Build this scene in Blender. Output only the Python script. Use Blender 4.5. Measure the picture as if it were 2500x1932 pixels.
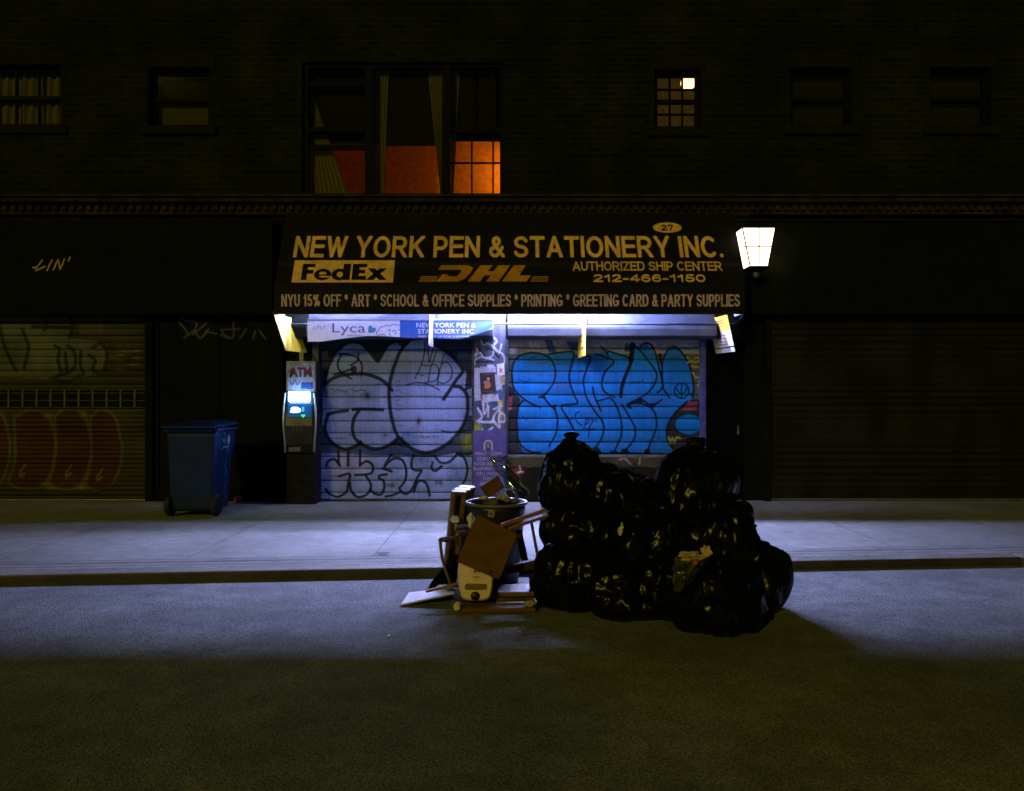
import bpy, bmesh, math, random
import numpy as np
from mathutils import Vector, Matrix, noise as mnoise

random.seed(7)
rng = np.random.default_rng(7)
R = math.radians
for o in list(bpy.data.objects):
    bpy.data.objects.remove(o)
S = bpy.context.scene
COL = S.collection

# ------------------------------------------------------------------ camera, sky, sun, exposure
F, D, H = 2037.0, 10.7, 1.35          # focal length in photo pixels, metres to the shopfront, eye height
CX, CY = 1250.0, 966.0
KERB = 0.075                          # kerb height: road lies at -KERB
cam_d = bpy.data.cameras.new("camera")
cam = bpy.data.objects.new("camera", cam_d)
COL.objects.link(cam)
cam.location = (0, -D, H)
cam.rotation_euler = (R(90), 0, 0)
cam_d.sensor_width = 36
cam_d.lens = 36 * F / 2500
cam_d.clip_end = 400
S.camera = cam

SUN_EL, SUN_AZ = R(22), R(-24)        # the dim warm street light, from behind the camera
w = bpy.data.worlds.new("World")
S.world = w
w.use_nodes = True
nt = w.node_tree
bg = nt.nodes["Background"]
sky = nt.nodes.new("ShaderNodeTexSky")
sky.sky_type = 'NISHITA'
sky.sun_disc = False
sky.sun_elevation = SUN_EL
sky.sun_rotation = math.pi + SUN_AZ
tint = nt.nodes.new("ShaderNodeMix")
tint.data_type = 'RGBA'
tint.blend_type = 'MULTIPLY'
tint.inputs[0].default_value = 1.0
nt.links.new(sky.outputs[0], tint.inputs[6])
tint.inputs[7].default_value = (0.55, 1.0, 0.03, 1)
nt.links.new(tint.outputs[2], bg.inputs[0])
bg.inputs[1].default_value = 0.0028

sun_d = bpy.data.lights.new("sun", 'SUN')
sun_d.energy = 0.62
sun_d.angle = R(2.5)
sun_d.color = (1.0, 0.80, 0.11)
sun = bpy.data.objects.new("sun", sun_d)
COL.objects.link(sun)
sd = Vector((math.sin(SUN_AZ) * math.cos(SUN_EL), -math.cos(SUN_AZ) * math.cos(SUN_EL), math.sin(SUN_EL)))
sun.rotation_euler = sd.to_track_quat('Z', 'Y').to_euler()
sun.location = sd * 20

S.view_settings.view_transform = 'Standard'
S.view_settings.look = 'None'
S.view_settings.gamma = 1
S.view_settings.exposure = 0.0
S.view_settings.use_curve_mapping = False
S.cycles.use_denoising = True
S.cycles.use_guiding = True
S.cycles.use_surface_guiding = True
S.cycles.guiding_training_samples = 0
S.cycles.use_adaptive_sampling = False
S.cycles.max_bounces = 10
S.cycles.diffuse_bounces = 5
S.cycles.transparent_max_bounces = 12
S.cycles.sample_clamp_indirect = 120

LAMP = 3400.0                          # emission of the fluorescent tube under the awning
LAMP_COL = (0.43, 0.48, 1.0)

# ------------------------------------------------------------------ helpers
def Pd(px, py, d):
    """photo pixel at depth d -> world point"""
    return Vector(((px - CX) * d / F, d - D, H - (py - CY) * d / F))

def P(px, py, out=0.0):
    return Pd(px, py, D - out)

def X(px, out=0.0):
    return (px - CX) * (D - out) / F

def Z(py, out=0.0):
    return H - (py - CY) * (D - out) / F

def G(px, py, z=0.0):
    """photo pixel on a horizontal plane at height z"""
    d = F * (H - z) / (py - CY)
    return Vector(((px - CX) * d / F, d - D, z))

def catmull(pts, n=8):
    pts = [np.array(p, float) for p in pts]
    if len(pts) < 3:
        return np.array(pts)
    q = [2 * pts[0] - pts[1]] + pts + [2 * pts[-1] - pts[-2]]
    out = []
    for i in range(1, len(q) - 2):
        for k in range(n):
            t = k / n
            a, b, c, d = q[i - 1], q[i], q[i + 1], q[i + 2]
            out.append(0.5 * (2 * b + (c - a) * t + (2 * a - 5 * b + 4 * c - d) * t * t + (3 * b - a - 3 * c + d) * t ** 3))
    out.append(pts[-1])
    return np.array(out)

class MB:
    def __init__(self):
        self.v, self.f, self.m, self.s = [], [], [], []

    def add(self, verts, faces, mat=0, smooth=False):
        b = len(self.v)
        self.v += [tuple(x) for x in verts]
        for fc in faces:
            self.f.append([b + i for i in fc])
            self.m.append(mat)
            self.s.append(smooth)
        return self

    def box(self, lo, hi, mat=0, M=None):
        x0, y0, z0 = lo
        x1, y1, z1 = hi
        vs = [Vector(p) for p in ((x0, y0, z0), (x1, y0, z0), (x1, y1, z0), (x0, y1, z0), (x0, y0, z1), (x1, y0, z1), (x1, y1, z1), (x0, y1, z1))]
        if M:
            vs = [M @ p for p in vs]
        return self.add(vs, [(3, 2, 1, 0), (4, 5, 6, 7), (0, 1, 5, 4), (1, 2, 6, 5), (2, 3, 7, 6), (3, 0, 4, 7)], mat)

    def bar(self, a, b, w, t, mat=0, up=(0, 0, 1)):
        a, b = Vector(a), Vector(b)
        z = (b - a).normalized()
        x = Vector(up).cross(z)
        if x.length < 1e-4:
            x = Vector((1, 0, 0))
        x.normalize()
        y = z.cross(x)
        M = Matrix((x, y, z)).transposed().to_4x4()
        M.translation = a
        return self.box((-w / 2, -t / 2, 0), (w / 2, t / 2, (b - a).length), mat, M)

    def prism(self, poly, off, mat=0):
        """closed polygon of points, extruded by vector off"""
        n = len(poly)
        off = Vector(off)
        vs = [Vector(p) for p in poly] + [Vector(p) + off for p in poly]
        fs = [tuple(range(n))[::-1], tuple(range(n, 2 * n))] + [(i, (i + 1) % n, n + (i + 1) % n, n + i) for i in range(n)]
        return self.add(vs, fs, mat)

    def tube(self, path, r, mat=0, seg=8, cap=True, smooth=True):
        path = [Vector(p) for p in path]
        n = len(path)
        rs = r if hasattr(r, '__len__') else [r] * n
        vs, fs = [], []
        ref = Vector((0.31, 0.52, 0.79))
        for i, p in enumerate(path):
            t = (path[min(i + 1, n - 1)] - path[max(i - 1, 0)]).normalized()
            a = t.cross(ref)
            if a.length < 0.05:
                a = t.cross(Vector((1, 0, 0)))
            a.normalize()
            b = t.cross(a)
            for k in range(seg):
                q = 2 * math.pi * k / seg
                vs.append(p + (a * math.cos(q) + b * math.sin(q)) * rs[i])
        for i in range(n - 1):
            for k in range(seg):
                k2 = (k + 1) % seg
                fs.append((i * seg + k, i * seg + k2, (i + 1) * seg + k2, (i + 1) * seg + k))
        self.add(vs, fs, mat, smooth)
        if cap:
            self.add(vs[:seg], [tuple(range(seg))[::-1]], mat)
            self.add(vs[-seg:], [tuple(range(seg))], mat)
        return self

    def lathe(self, prof, M, seg=40, mat=0, smooth=True):
        vs, fs = [], []
        n = len(prof)
        for (r, z) in prof:
            for k in range(seg):
                q = 2 * math.pi * k / seg
                vs.append(M @ Vector((r * math.cos(q), r * math.sin(q), z)))
        for i in range(n - 1):
            for k in range(seg):
                k2 = (k + 1) % seg
                fs.append((i * seg + k, i * seg + k2, (i + 1) * seg + k2, (i + 1) * seg + k))
        return self.add(vs, fs, mat, smooth)

    def grid(self, fn, nu, nv, mat=0, smooth=True):
        vs = [fn(i / nu, j / nv) for j in range(nv + 1) for i in range(nu + 1)]
        fs = [(j * (nu + 1) + i, j * (nu + 1) + i + 1, (j + 1) * (nu + 1) + i + 1, (j + 1) * (nu + 1) + i) for j in range(nv) for i in range(nu)]
        return self.add(vs, fs, mat, smooth)

    def ribbon(self, pts, width, surf, mat=0, curve=True):
        """a brush stroke in photo pixels laid on a surface; surf(px, py) -> point"""
        p = catmull(pts, 6) if curve else np.array(pts, float)
        vs, fs = [], []
        n = len(p)
        for i in range(n):
            t = p[min(i + 1, n - 1)] - p[max(i - 1, 0)]
            t = t / (np.hypot(*t) + 1e-9)
            nn = np.array((-t[1], t[0])) * width / 2
            vs.append(surf(*(p[i] + nn)))
            vs.append(surf(*(p[i] - nn)))
        fs = [(2 * i, 2 * i + 1, 2 * i + 3, 2 * i + 2) for i in range(n - 1)]
        return self.add(vs, fs, mat)

    def poly(self, pts, surf, mat=0):
        return self.add([surf(*p) for p in pts], [tuple(range(len(pts)))], mat)

    def text(self, s, box, surf, mat=0, bold=0.0, shear=0.0, spacing=1.0):
        """lettering stretched to a photo-pixel box (x0,y0,x1,y1) and laid on a surface"""
        vs, fs = glyphs(s, bold, shear, spacing)
        x0, y0, x1, y1 = box
        pts = [surf(x0 + u * (x1 - x0), y1 + (y0 - y1) * v) for u, v in vs]
        return self.add(pts, fs, mat)

    def build(self, name, mats, parent=None, bevel=0.0, seg=2, angle=40, loc=None):
        me = bpy.data.meshes.new(name)
        me.from_pydata([tuple(p) for p in self.v], [], self.f)
        for m in (mats if isinstance(mats, (list, tuple)) else [mats]):
            me.materials.append(m)
        me.polygons.foreach_set("material_index", self.m)
        me.polygons.foreach_set("use_smooth", self.s)
        me.update()
        ob = bpy.data.objects.new(name, me)
        COL.objects.link(ob)
        if parent:
            ob.parent = parent
            if parent.location.length > 0 or parent.rotation_euler.to_matrix() != Matrix.Identity(3):
                bpy.context.view_layer.update()
                ob.matrix_parent_inverse = parent.matrix_world.inverted()
        if bevel:
            b = ob.modifiers.new("bevel", 'BEVEL')
            b.width = bevel
            b.segments = seg
            b.limit_method = 'ANGLE'
            b.angle_limit = R(angle)
        return ob

_gc = {}
def glyphs(s, bold, shear, spacing):
    key = (s, bold, shear, spacing)
    if key in _gc:
        return _gc[key]
    cu = bpy.data.curves.new("lettering", 'FONT')
    cu.body = s
    cu.offset = bold
    cu.shear = shear
    cu.space_character = spacing
    cu.resolution_u = 4
    ob = bpy.data.objects.new("lettering", cu)
    COL.objects.link(ob)
    dg = bpy.context.evaluated_depsgraph_get()
    me = bpy.data.meshes.new_from_object(ob.evaluated_get(dg))
    v = [(p.co.x, p.co.y) for p in me.vertices]
    f = [tuple(p.vertices) for p in me.polygons]
    bpy.data.objects.remove(ob)
    bpy.data.curves.remove(cu)
    bpy.data.meshes.remove(me)
    xs, ys = [a for a, b in v], [b for a, b in v]
    x0, x1, y0, y1 = min(xs), max(xs), min(ys), max(ys)
    v = [((a - x0) / (x1 - x0), (b - y0) / (y1 - y0)) for a, b in v]
    _gc[key] = (v, f)
    return v, f

def tag(o, label=None, cat=None, group=None, kind=None):
    for k, v in (("label", label), ("category", cat), ("group", group), ("kind", kind)):
        if v:
            o[k] = v
    return o

def thing(name, label, cat, loc=(0, 0, 0), group=None):
    o = bpy.data.objects.new(name, None)
    COL.objects.link(o)
    o.empty_display_size = 0.2
    o.location = loc
    return tag(o, label, cat, group)

# ------------------------------------------------------------------ materials
def mat(name, col, rough=0.6, metal=0.0, var=0.25, scale=12.0, bump=0.0, bscale=60.0, spec=0.5, emit=None, strength=0.0, attr=None, coat=0.0, sheen=0.0):
    m = bpy.data.materials.new(name)
    m.use_nodes = True
    t = m.node_tree
    b = t.nodes["Principled BSDF"]
    b.inputs["Roughness"].default_value = rough
    b.inputs["Metallic"].default_value = metal
    b.inputs["Specular IOR Level"].default_value = spec
    b.inputs["Coat Weight"].default_value = coat
    tc = t.nodes.new("ShaderNodeTexCoord")
    n = t.nodes.new("ShaderNodeTexNoise")
    n.inputs["Scale"].default_value = scale
    n.inputs["Detail"].default_value = 6
    t.links.new(tc.outputs["Object"], n.inputs["Vector"])
    mr = t.nodes.new("ShaderNodeMapRange")
    mr.inputs[1].default_value = 0.3
    mr.inputs[2].default_value = 0.7
    mr.inputs[3].default_value = 1 - var
    mr.inputs[4].default_value = 1 + var
    t.links.new(n.outputs["Fac"], mr.inputs[0])
    mx = t.nodes.new("ShaderNodeVectorMath")
    mx.operation = 'MULTIPLY'
    if attr:
        a = t.nodes.new("ShaderNodeAttribute")
        a.attribute_name = attr
        t.links.new(a.outputs["Color"], mx.inputs[0])
    else:
        mx.inputs[0].default_value = col[:3]
    t.links.new(mr.outputs[0], mx.inputs[1])
    t.links.new(mx.outputs[0], b.inputs["Base Color"])
    if bump:
        n2 = t.nodes.new("ShaderNodeTexNoise")
        n2.inputs["Scale"].default_value = bscale
        n2.inputs["Detail"].default_value = 5
        t.links.new(tc.outputs["Object"], n2.inputs["Vector"])
        bp = t.nodes.new("ShaderNodeBump")
        bp.inputs["Strength"].default_value = bump
        bp.inputs["Distance"].default_value = 0.02
        t.links.new(n2.outputs["Fac"], bp.inputs["Height"])
        t.links.new(bp.outputs[0], b.inputs["Normal"])
    if emit:
        b.inputs["Emission Color"].default_value = (*emit, 1)
        b.inputs["Emission Strength"].default_value = strength
    return m

def ground_mat(name, col, speck, spscale, var, bump, rough, big=1.2, cracks=False):
    """paving: broad stains, mid blotches, aggregate specks"""
    m = bpy.data.materials.new(name)
    m.use_nodes = True
    t = m.node_tree
    b = t.nodes["Principled BSDF"]
    tc = t.nodes.new("ShaderNodeTexCoord")
    def nz(s, det=6):
        n = t.nodes.new("ShaderNodeTexNoise")
        n.inputs["Scale"].default_value = s
        n.inputs["Detail"].default_value = det
        t.links.new(tc.outputs["Object"], n.inputs["Vector"])
        return n.outputs["Fac"]
    def rng_(f, a, b_, c, d):
        r = t.nodes.new("ShaderNodeMapRange")
        for i, v in zip((1, 2, 3, 4), (a, b_, c, d)):
            r.inputs[i].default_value = v
        t.links.new(f, r.inputs[0])
        return r.outputs[0]
    def mul(a, b_):
        r = t.nodes.new("ShaderNodeMath")
        r.operation = 'MULTIPLY'
        t.links.new(a, r.inputs[0])
        t.links.new(b_, r.inputs[1])
        return r.outputs[0]
    f1 = rng_(nz(big), 0.3, 0.7, 1 - var, 1 + var)
    f2 = rng_(nz(big * 9), 0.3, 0.7, 1 - var * 0.7, 1 + var * 0.7)
    sp = nz(spscale, 3)
    f3 = rng_(sp, 0.35, 0.68, 1 - speck, 1 + speck)
    # dark gum spots
    vo = t.nodes.new("ShaderNodeTexVoronoi")
    vo.inputs["Scale"].default_value = 2.3
    t.links.new(tc.outputs["Object"], vo.inputs["Vector"])
    f4 = rng_(vo.outputs["Distance"], 0.035, 0.05, 0.55, 1.0)
    fac = mul(mul(f1, f2), mul(f3, f4))
    if cracks:
        v2 = t.nodes.new("ShaderNodeTexVoronoi")
        v2.feature = 'DISTANCE_TO_EDGE'
        v2.inputs["Scale"].default_value = 0.55
        dn = t.nodes.new("ShaderNodeTexNoise")
        dn.inputs["Scale"].default_value = 2.2
        dn.inputs["Detail"].default_value = 8
        t.links.new(tc.outputs["Object"], dn.inputs["Vector"])
        va = t.nodes.new("ShaderNodeVectorMath")
        va.operation = 'MULTIPLY_ADD'
        va.inputs[1].default_value = (0.9, 0.9, 0)
        t.links.new(dn.outputs["Color"], va.inputs[0])
        t.links.new(tc.outputs["Object"], va.inputs[2])
        t.links.new(va.outputs[0], v2.inputs["Vector"])
        fac = mul(fac, rng_(v2.outputs["Distance"], 0.004, 0.012, 0.55, 1.0))
        fac = mul(fac, rng_(nz(0.35, 2), 0.47, 0.50, 0.82, 1.0))
    vm = t.nodes.new("ShaderNodeVectorMath")
    vm.operation = 'MULTIPLY'
    vm.inputs[0].default_value = col
    t.links.new(fac, vm.inputs[1])
    t.links.new(vm.outputs[0], b.inputs["Base Color"])
    b.inputs["Roughness"].default_value = rough
    bp = t.nodes.new("ShaderNodeBump")
    bp.inputs["Strength"].default_value = bump
    bp.inputs["Distance"].default_value = 0.012
    t.links.new(sp, bp.inputs["Height"])
    t.links.new(bp.outputs[0], b.inputs["Normal"])
    return m

def brick_mat(name, c1, c2, mortar):
    m = bpy.data.materials.new(name)
    m.use_nodes = True
    t = m.node_tree
    b = t.nodes["Principled BSDF"]
    tc = t.nodes.new("ShaderNodeTexCoord")
    sep = t.nodes.new("ShaderNodeSeparateXYZ")
    cmb = t.nodes.new("ShaderNodeCombineXYZ")
    t.links.new(tc.outputs["Object"], sep.inputs[0])
    ad = t.nodes.new("ShaderNodeMath")
    ad.operation = 'ADD'
    t.links.new(sep.outputs[0], ad.inputs[0])
    t.links.new(sep.outputs[1], ad.inputs[1])
    t.links.new(ad.outputs[0], cmb.inputs[0])
    t.links.new(sep.outputs[2], cmb.inputs[1])
    br = t.nodes.new("ShaderNodeTexBrick")
    br.inputs["Color1"].default_value = (*c1, 1)
    br.inputs["Color2"].default_value = (*c2, 1)
    br.inputs["Mortar"].default_value = (*mortar, 1)
    br.inputs["Scale"].default_value = 1.0
    br.inputs["Brick Width"].default_value = 0.21
    br.inputs["Row Height"].default_value = 0.072
    br.inputs["Mortar Size"].default_value = 0.006
    br.inputs["Bias"].default_value = -0.1
    t.links.new(cmb.outputs[0], br.inputs["Vector"])
    n = t.nodes.new("ShaderNodeTexNoise")
    n.inputs["Scale"].default_value = 1.1
    n.inputs["Detail"].default_value = 7
    t.links.new(tc.outputs["Object"], n.inputs["Vector"])
    mr = t.nodes.new("ShaderNodeMapRange")
    for i, v in zip((1, 2, 3, 4), (0.35, 0.65, 0.6, 1.35)):
        mr.inputs[i].default_value = v
    t.links.new(n.outputs["Fac"], mr.inputs[0])
    vm = t.nodes.new("ShaderNodeVectorMath")
    vm.operation = 'MULTIPLY'
    t.links.new(br.outputs["Color"], vm.inputs[0])
    t.links.new(mr.outputs[0], vm.inputs[1])
    t.links.new(vm.outputs[0], b.inputs["Base Color"])
    b.inputs["Roughness"].default_value = 0.85
    b.inputs["Specular IOR Level"].default_value = 0.06
    bp = t.nodes.new("ShaderNodeBump")
    bp.inputs["Strength"].default_value = 0.6
    bp.inputs["Distance"].default_value = 0.01
    inv = t.nodes.new("ShaderNodeMath")
    inv.operation = 'SUBTRACT'
    inv.inputs[0].default_value = 1.0
    t.links.new(br.outputs["Fac"], inv.inputs[1])
    t.links.new(inv.outputs[0], bp.inputs["Height"])
    t.links.new(bp.outputs[0], b.inputs["Normal"])
    return m

def glass_mat(name, tintc=(1, 1, 1), gloss=0.08):
    m = bpy.data.materials.new(name)
    m.use_nodes = True
    t = m.node_tree
    t.nodes.remove(t.nodes["Principled BSDF"])
    o = t.nodes["Material Output"]
    tr = t.nodes.new("ShaderNodeBsdfTransparent")
    tr.inputs[0].default_value = (*tintc, 1)
    gl = t.nodes.new("ShaderNodeBsdfGlossy")
    gl.inputs["Roughness"].default_value = 0.04
    mx = t.nodes.new("ShaderNodeMixShader")
    mx.inputs[0].default_value = gloss
    t.links.new(tr.outputs[0], mx.inputs[1])
    t.links.new(gl.outputs[0], mx.inputs[2])
    t.links.new(mx.outputs[0], o.inputs[0])
    return m

def cloth_mat(name, col, trans):
    m = bpy.data.materials.new(name)
    m.use_nodes = True
    t = m.node_tree
    t.nodes.remove(t.nodes["Principled BSDF"])
    o = t.nodes["Material Output"]
    tc = t.nodes.new("ShaderNodeTexCoord")
    n = t.nodes.new("ShaderNodeTexNoise")
    n.inputs["Scale"].default_value = 30
    t.links.new(tc.outputs["Object"], n.inputs["Vector"])
    vm = t.nodes.new("ShaderNodeVectorMath")
    vm.operation = 'MULTIPLY_ADD'
    vm.inputs[0].default_value = col
    vm.inputs[2].default_value = [c * 0.5 for c in col]
    t.links.new(n.outputs["Fac"], vm.inputs[1])
    d = t.nodes.new("ShaderNodeBsdfDiffuse")
    tl = t.nodes.new("ShaderNodeBsdfTranslucent")
    t.links.new(vm.outputs[0], d.inputs[0])
    t.links.new(vm.outputs[0], tl.inputs[0])
    mx = t.nodes.new("ShaderNodeMixShader")
    mx.inputs[0].default_value = trans
    t.links.new(d.outputs[0], mx.inputs[1])
    t.links.new(tl.outputs[0], mx.inputs[2])
    t.links.new(mx.outputs[0], o.inputs[0])
    return m

M = {}
M['asphalt'] = ground_mat('asphalt', (0.185, 0.197, 0.197), 0.6, 115, 0.34, 0.9, 0.9, 0.55)
M['concrete'] = ground_mat('concrete', (0.240, 0.243, 0.225), 0.4, 85, 0.24, 0.5, 0.9, 0.8)
M['kerbstone'] = ground_mat('kerbstone', (0.20, 0.19, 0.17), 0.3, 90, 0.2, 0.4, 0.8, 2.5)
M['kerb_steel'] = mat('kerb_steel', (0.05, 0.045, 0.035), 0.55, 0.3, 0.4, 6)
M['brick'] = brick_mat('sooty_brick', (0.0125, 0.0140, 0.0065), (0.0070, 0.0088, 0.0045), (0.0200, 0.0215, 0.011))
M['stone'] = mat('cornice_stone', (0.034, 0.026, 0.011), 0.85, 0, 0.5, 5, 0.4, 30, spec=0.08)
M['black_wall'] = mat('black_painted_wall', (0.005, 0.006, 0.004), 0.8, 0, 0.5, 4, 0.3, 25, spec=0.08)
M['frame'] = mat('dark_window_frame', (0.0035, 0.004, 0.003), 0.7, 0, 0.2, spec=0.1)
M['sill'] = mat('sooty_sill', (0.012, 0.012, 0.007), 0.9, 0, 0.3, spec=0.1)
M['glass'] = glass_mat('window_glass', gloss=0.03)
M['navy'] = mat('awning_vinyl', (0.011, 0.010, 0.011), 0.6, 0, 0.35, 3, 0.15, 90, spec=0.12)
M['lining'] = mat('awning_lining', (0.60, 0.60, 0.62), 0.8, 0, 0.15, 4)
M['gold'] = mat('gold_lettering', (0.62, 0.42, 0.07), 0.7, 0, 0.18, 40, spec=0.2)
M['dullgold'] = mat('dull_gold_lettering', (0.42, 0.26, 0.03), 0.7, 0, 0.18, 40, spec=0.2)
M['white_letter'] = mat('white_lettering', (0.40, 0.34, 0.31), 0.7, 0, 0.15, 30, spec=0.2)
M['box_metal'] = mat('shutter_hood_metal', (0.055, 0.062, 0.085), 0.65, 0.0, 0.3, 5, spec=0.15)
M['rail'] = mat('guide_rail_paint', (0.06, 0.07, 0.10), 0.5, 0.3, 0.6, 9)
M['grey_metal'] = mat('grey_metal', (0.22, 0.23, 0.25), 0.4, 0.7, 0.2, 12)
M['painted'] = mat('painted_steel', (1, 1, 1), 0.5, 0.0, 0.16, 55, 0.12, 40, attr='paint', spec=0.10)
M['dull_paint'] = mat('painted_wall', (1, 1, 1), 0.8, 0.0, 0.2, 40, 0.15, 40, attr='paint', spec=0.08)
M['awning'] = mat('awning_vinyl_print', (1, 1, 1), 0.65, 0.0, 0.12, 30, 0.1, 90, attr='paint', spec=0.1)
M['tube'] = mat('lit_tube', (0.9, 0.9, 0.9), 0.5, emit=LAMP_COL, strength=LAMP)
M['white_plastic'] = mat('white_plastic', (0.6, 0.6, 0.6), 0.45, 0, 0.1)
M['rubber'] = mat('black_rubber', (0.010, 0.010, 0.010), 0.7, 0, 0.3)
M['cart'] = mat('blue_cart_plastic', (0.004, 0.019, 0.09), 0.5, 0, 0.2, 7, 0.08, 120, spec=0.2)
M['paint_white'] = mat('white_marker', (0.55, 0.58, 0.62), 0.6)

# ------------------------------------------------------------------ ground
def kerb_y(x):
    return (6.307 - D) + (x + 3.626) * 0.088      # kerb edge runs a little off parallel to the shopfront
kx0, kx1 = -30.0, 30.0
road = MB()
road.add([(-60, -60, -KERB), (60, -60, -KERB), (60, kerb_y(60) + 0.3, -KERB), (-60, kerb_y(-60) + 0.3, -KERB)], [(0, 1, 2, 3)])
tag(road.build('road', M['asphalt']), kind='structure')
sw = MB()
kw = 0.17
sw.add([(kx0, kerb_y(kx0) + kw, 0), (kx1, kerb_y(kx1) + kw, 0), (kx1, 0.6, 0), (kx0, 0.6, 0)], [(0, 1, 2, 3)])
tag(sw.build('sidewalk', M['concrete']), kind='structure')
kb = MB()
n = 14
xs = [kx0 + (kx1 - kx0) * i / n for i in range(n + 1)]
for i in range(n):
    a, b = xs[i] + 0.004, xs[i + 1] - 0.004
    kb.add([(a, kerb_y(a), -0.004), (b, kerb_y(b), -0.004), (b, kerb_y(b) + kw - 0.008, 0.003), (a, kerb_y(a) + kw - 0.008, 0.003),
            (a, kerb_y(a), -0.2), (b, kerb_y(b), -0.2), (b, kerb_y(b) + kw - 0.008, -0.2), (a, kerb_y(a) + kw - 0.008, -0.2)],
           [(0, 1, 2, 3), (4, 5, 1, 0), (1, 5, 6, 2), (7, 4, 0, 3), (2, 6, 7, 3)], 0)
    kb.f[-4:]  # steel facing on the street side
    kb.m[-4] = 1
tag(kb.build('kerb', [M['kerbstone'], M['kerb_steel']], bevel=0.012), kind='structure')
jt = MB()
for z_off, wdt in ((0.24, 0.006), (0.36, 0.010), (0.47, 0.006)):
    jt.add([(kx0, kerb_y(kx0) + z_off, 0.004), (kx1, kerb_y(kx1) + z_off, 0.004), (kx1, kerb_y(kx1) + z_off + wdt * 2, 0.004), (kx0, kerb_y(kx0) + z_off + wdt * 2, 0.004)], [(0, 1, 2, 3)])
for k in range(-9, 10):
    xx = k * 1.52 + 0.35
    jt.add([(xx, kerb_y(xx) + 0.47, 0.004), (xx + 0.008, kerb_y(xx) + 0.47, 0.004), (xx + 0.008, -0.02, 0.004), (xx, -0.02, 0.004)], [(0, 1, 2, 3)])
tag(jt.build('sidewalk_joints', mat('joint_dirt', (0.065, 0.06, 0.05), 0.9)), kind='structure')

# ------------------------------------------------------------------ building
bld = thing('brick_building', 'dark sooty brick building with a dentil cornice over the closed shops', 'building')
WT = 0.30
def wall_holes(mb, x0, x1, z0, z1, holes, out, thick, mat_=0):
    xs = sorted({x0, x1, *[h[0] for h in holes], *[h[1] for h in holes]})
    zs = sorted({z0, z1, *[h[2] for h in holes], *[h[3] for h in holes]})
    y = -out
    for i in range(len(xs) - 1):
        for j in range(len(zs) - 1):
            cx_, cz_ = (xs[i] + xs[i + 1]) / 2, (zs[j] + zs[j + 1]) / 2
            if any(h[0] < cx_ < h[1] and h[2] < cz_ < h[3] for h in holes):
                continue
            mb.add([(xs[i], y, zs[j]), (xs[i + 1], y, zs[j]), (xs[i + 1], y, zs[j + 1]), (xs[i], y, zs[j + 1])], [(0, 1, 2, 3)], mat_)
            mb.add([(xs[i], y + thick, zs[j]), (xs[i + 1], y + thick, zs[j]), (xs[i + 1], y + thick, zs[j + 1]), (xs[i], y + thick, zs[j + 1])], [(3, 2, 1, 0)], mat_)
    for (a, b, c, d) in holes:
        mb.add([(a, y, c), (b, y, c), (b, y + thick, c), (a, y + thick, c), (a, y, d), (b, y, d), (b, y + thick, d), (a, y + thick, d)],
               [(0, 1, 2, 3), (7, 6, 5, 4), (4, 0, 3, 7), (1, 5, 6, 2)], mat_)

ZC = Z(482)                                  # cornice top
holes = {}
def hole(k, a, b, t, bt):
    holes[k] = (X(a), X(b), Z(bt), Z(t))
hole('bay', 738, 1230, 152, 474)
hole('far', 1598, 1712, 170, 313)
hole('left', -40, 148, 158, 307)
hole('second', 362, 512, 166, 309)
hole('edge', 1930, 2080, 166, 309)
hole('edge2', 2270, 2420, 166, 309)
up = MB()
wall_holes(up, -22, 22, ZC - 0.3, 11.5, list(holes.values()), 0.0, WT)
up.build('wall', M['brick'], bld)
for k, (a, b, c, d) in holes.items():
    if k != 'bay':
        MB().box((a - 0.09, -0.05, c - 0.11), (b + 0.09, 0.1, c - 0.002)).build('sill', M['sill'], bld, bevel=0.006)
        MB().box((a - 0.07, -0.012, d + 0.002), (b + 0.07, 0.05, d + 0.17)).build('lintel', M['sill'], bld, bevel=0.006)

# cornice: stepped mouldings with a row of dentils
cn = MB()
for (p0, p1, o) in ((481, 487, 0.17), (487.6, 495, 0.13), (495.6, 499, 0.16), (499.6, 503, 0.10), (503, 521, 0.05), (521.5, 527, 0.075)):
    cn.box((-22, -o, Z(p1)), (22, 0.02, Z(p0)))
k = -22
while k < 22:
    cn.box((k, -0.088, Z(517)), (k + 0.058, -0.049, Z(505)))
    k += 0.107
cn.build('cornice', M['stone'], bld, bevel=0.004)

# ground floor masonry behind the shops
gf = MB()
gf.box((-22, 0.03, -0.1), (22, 0.33, Z(527.5)))
gf.build('ground_floor_wall', M['black_wall'], bld)

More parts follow.
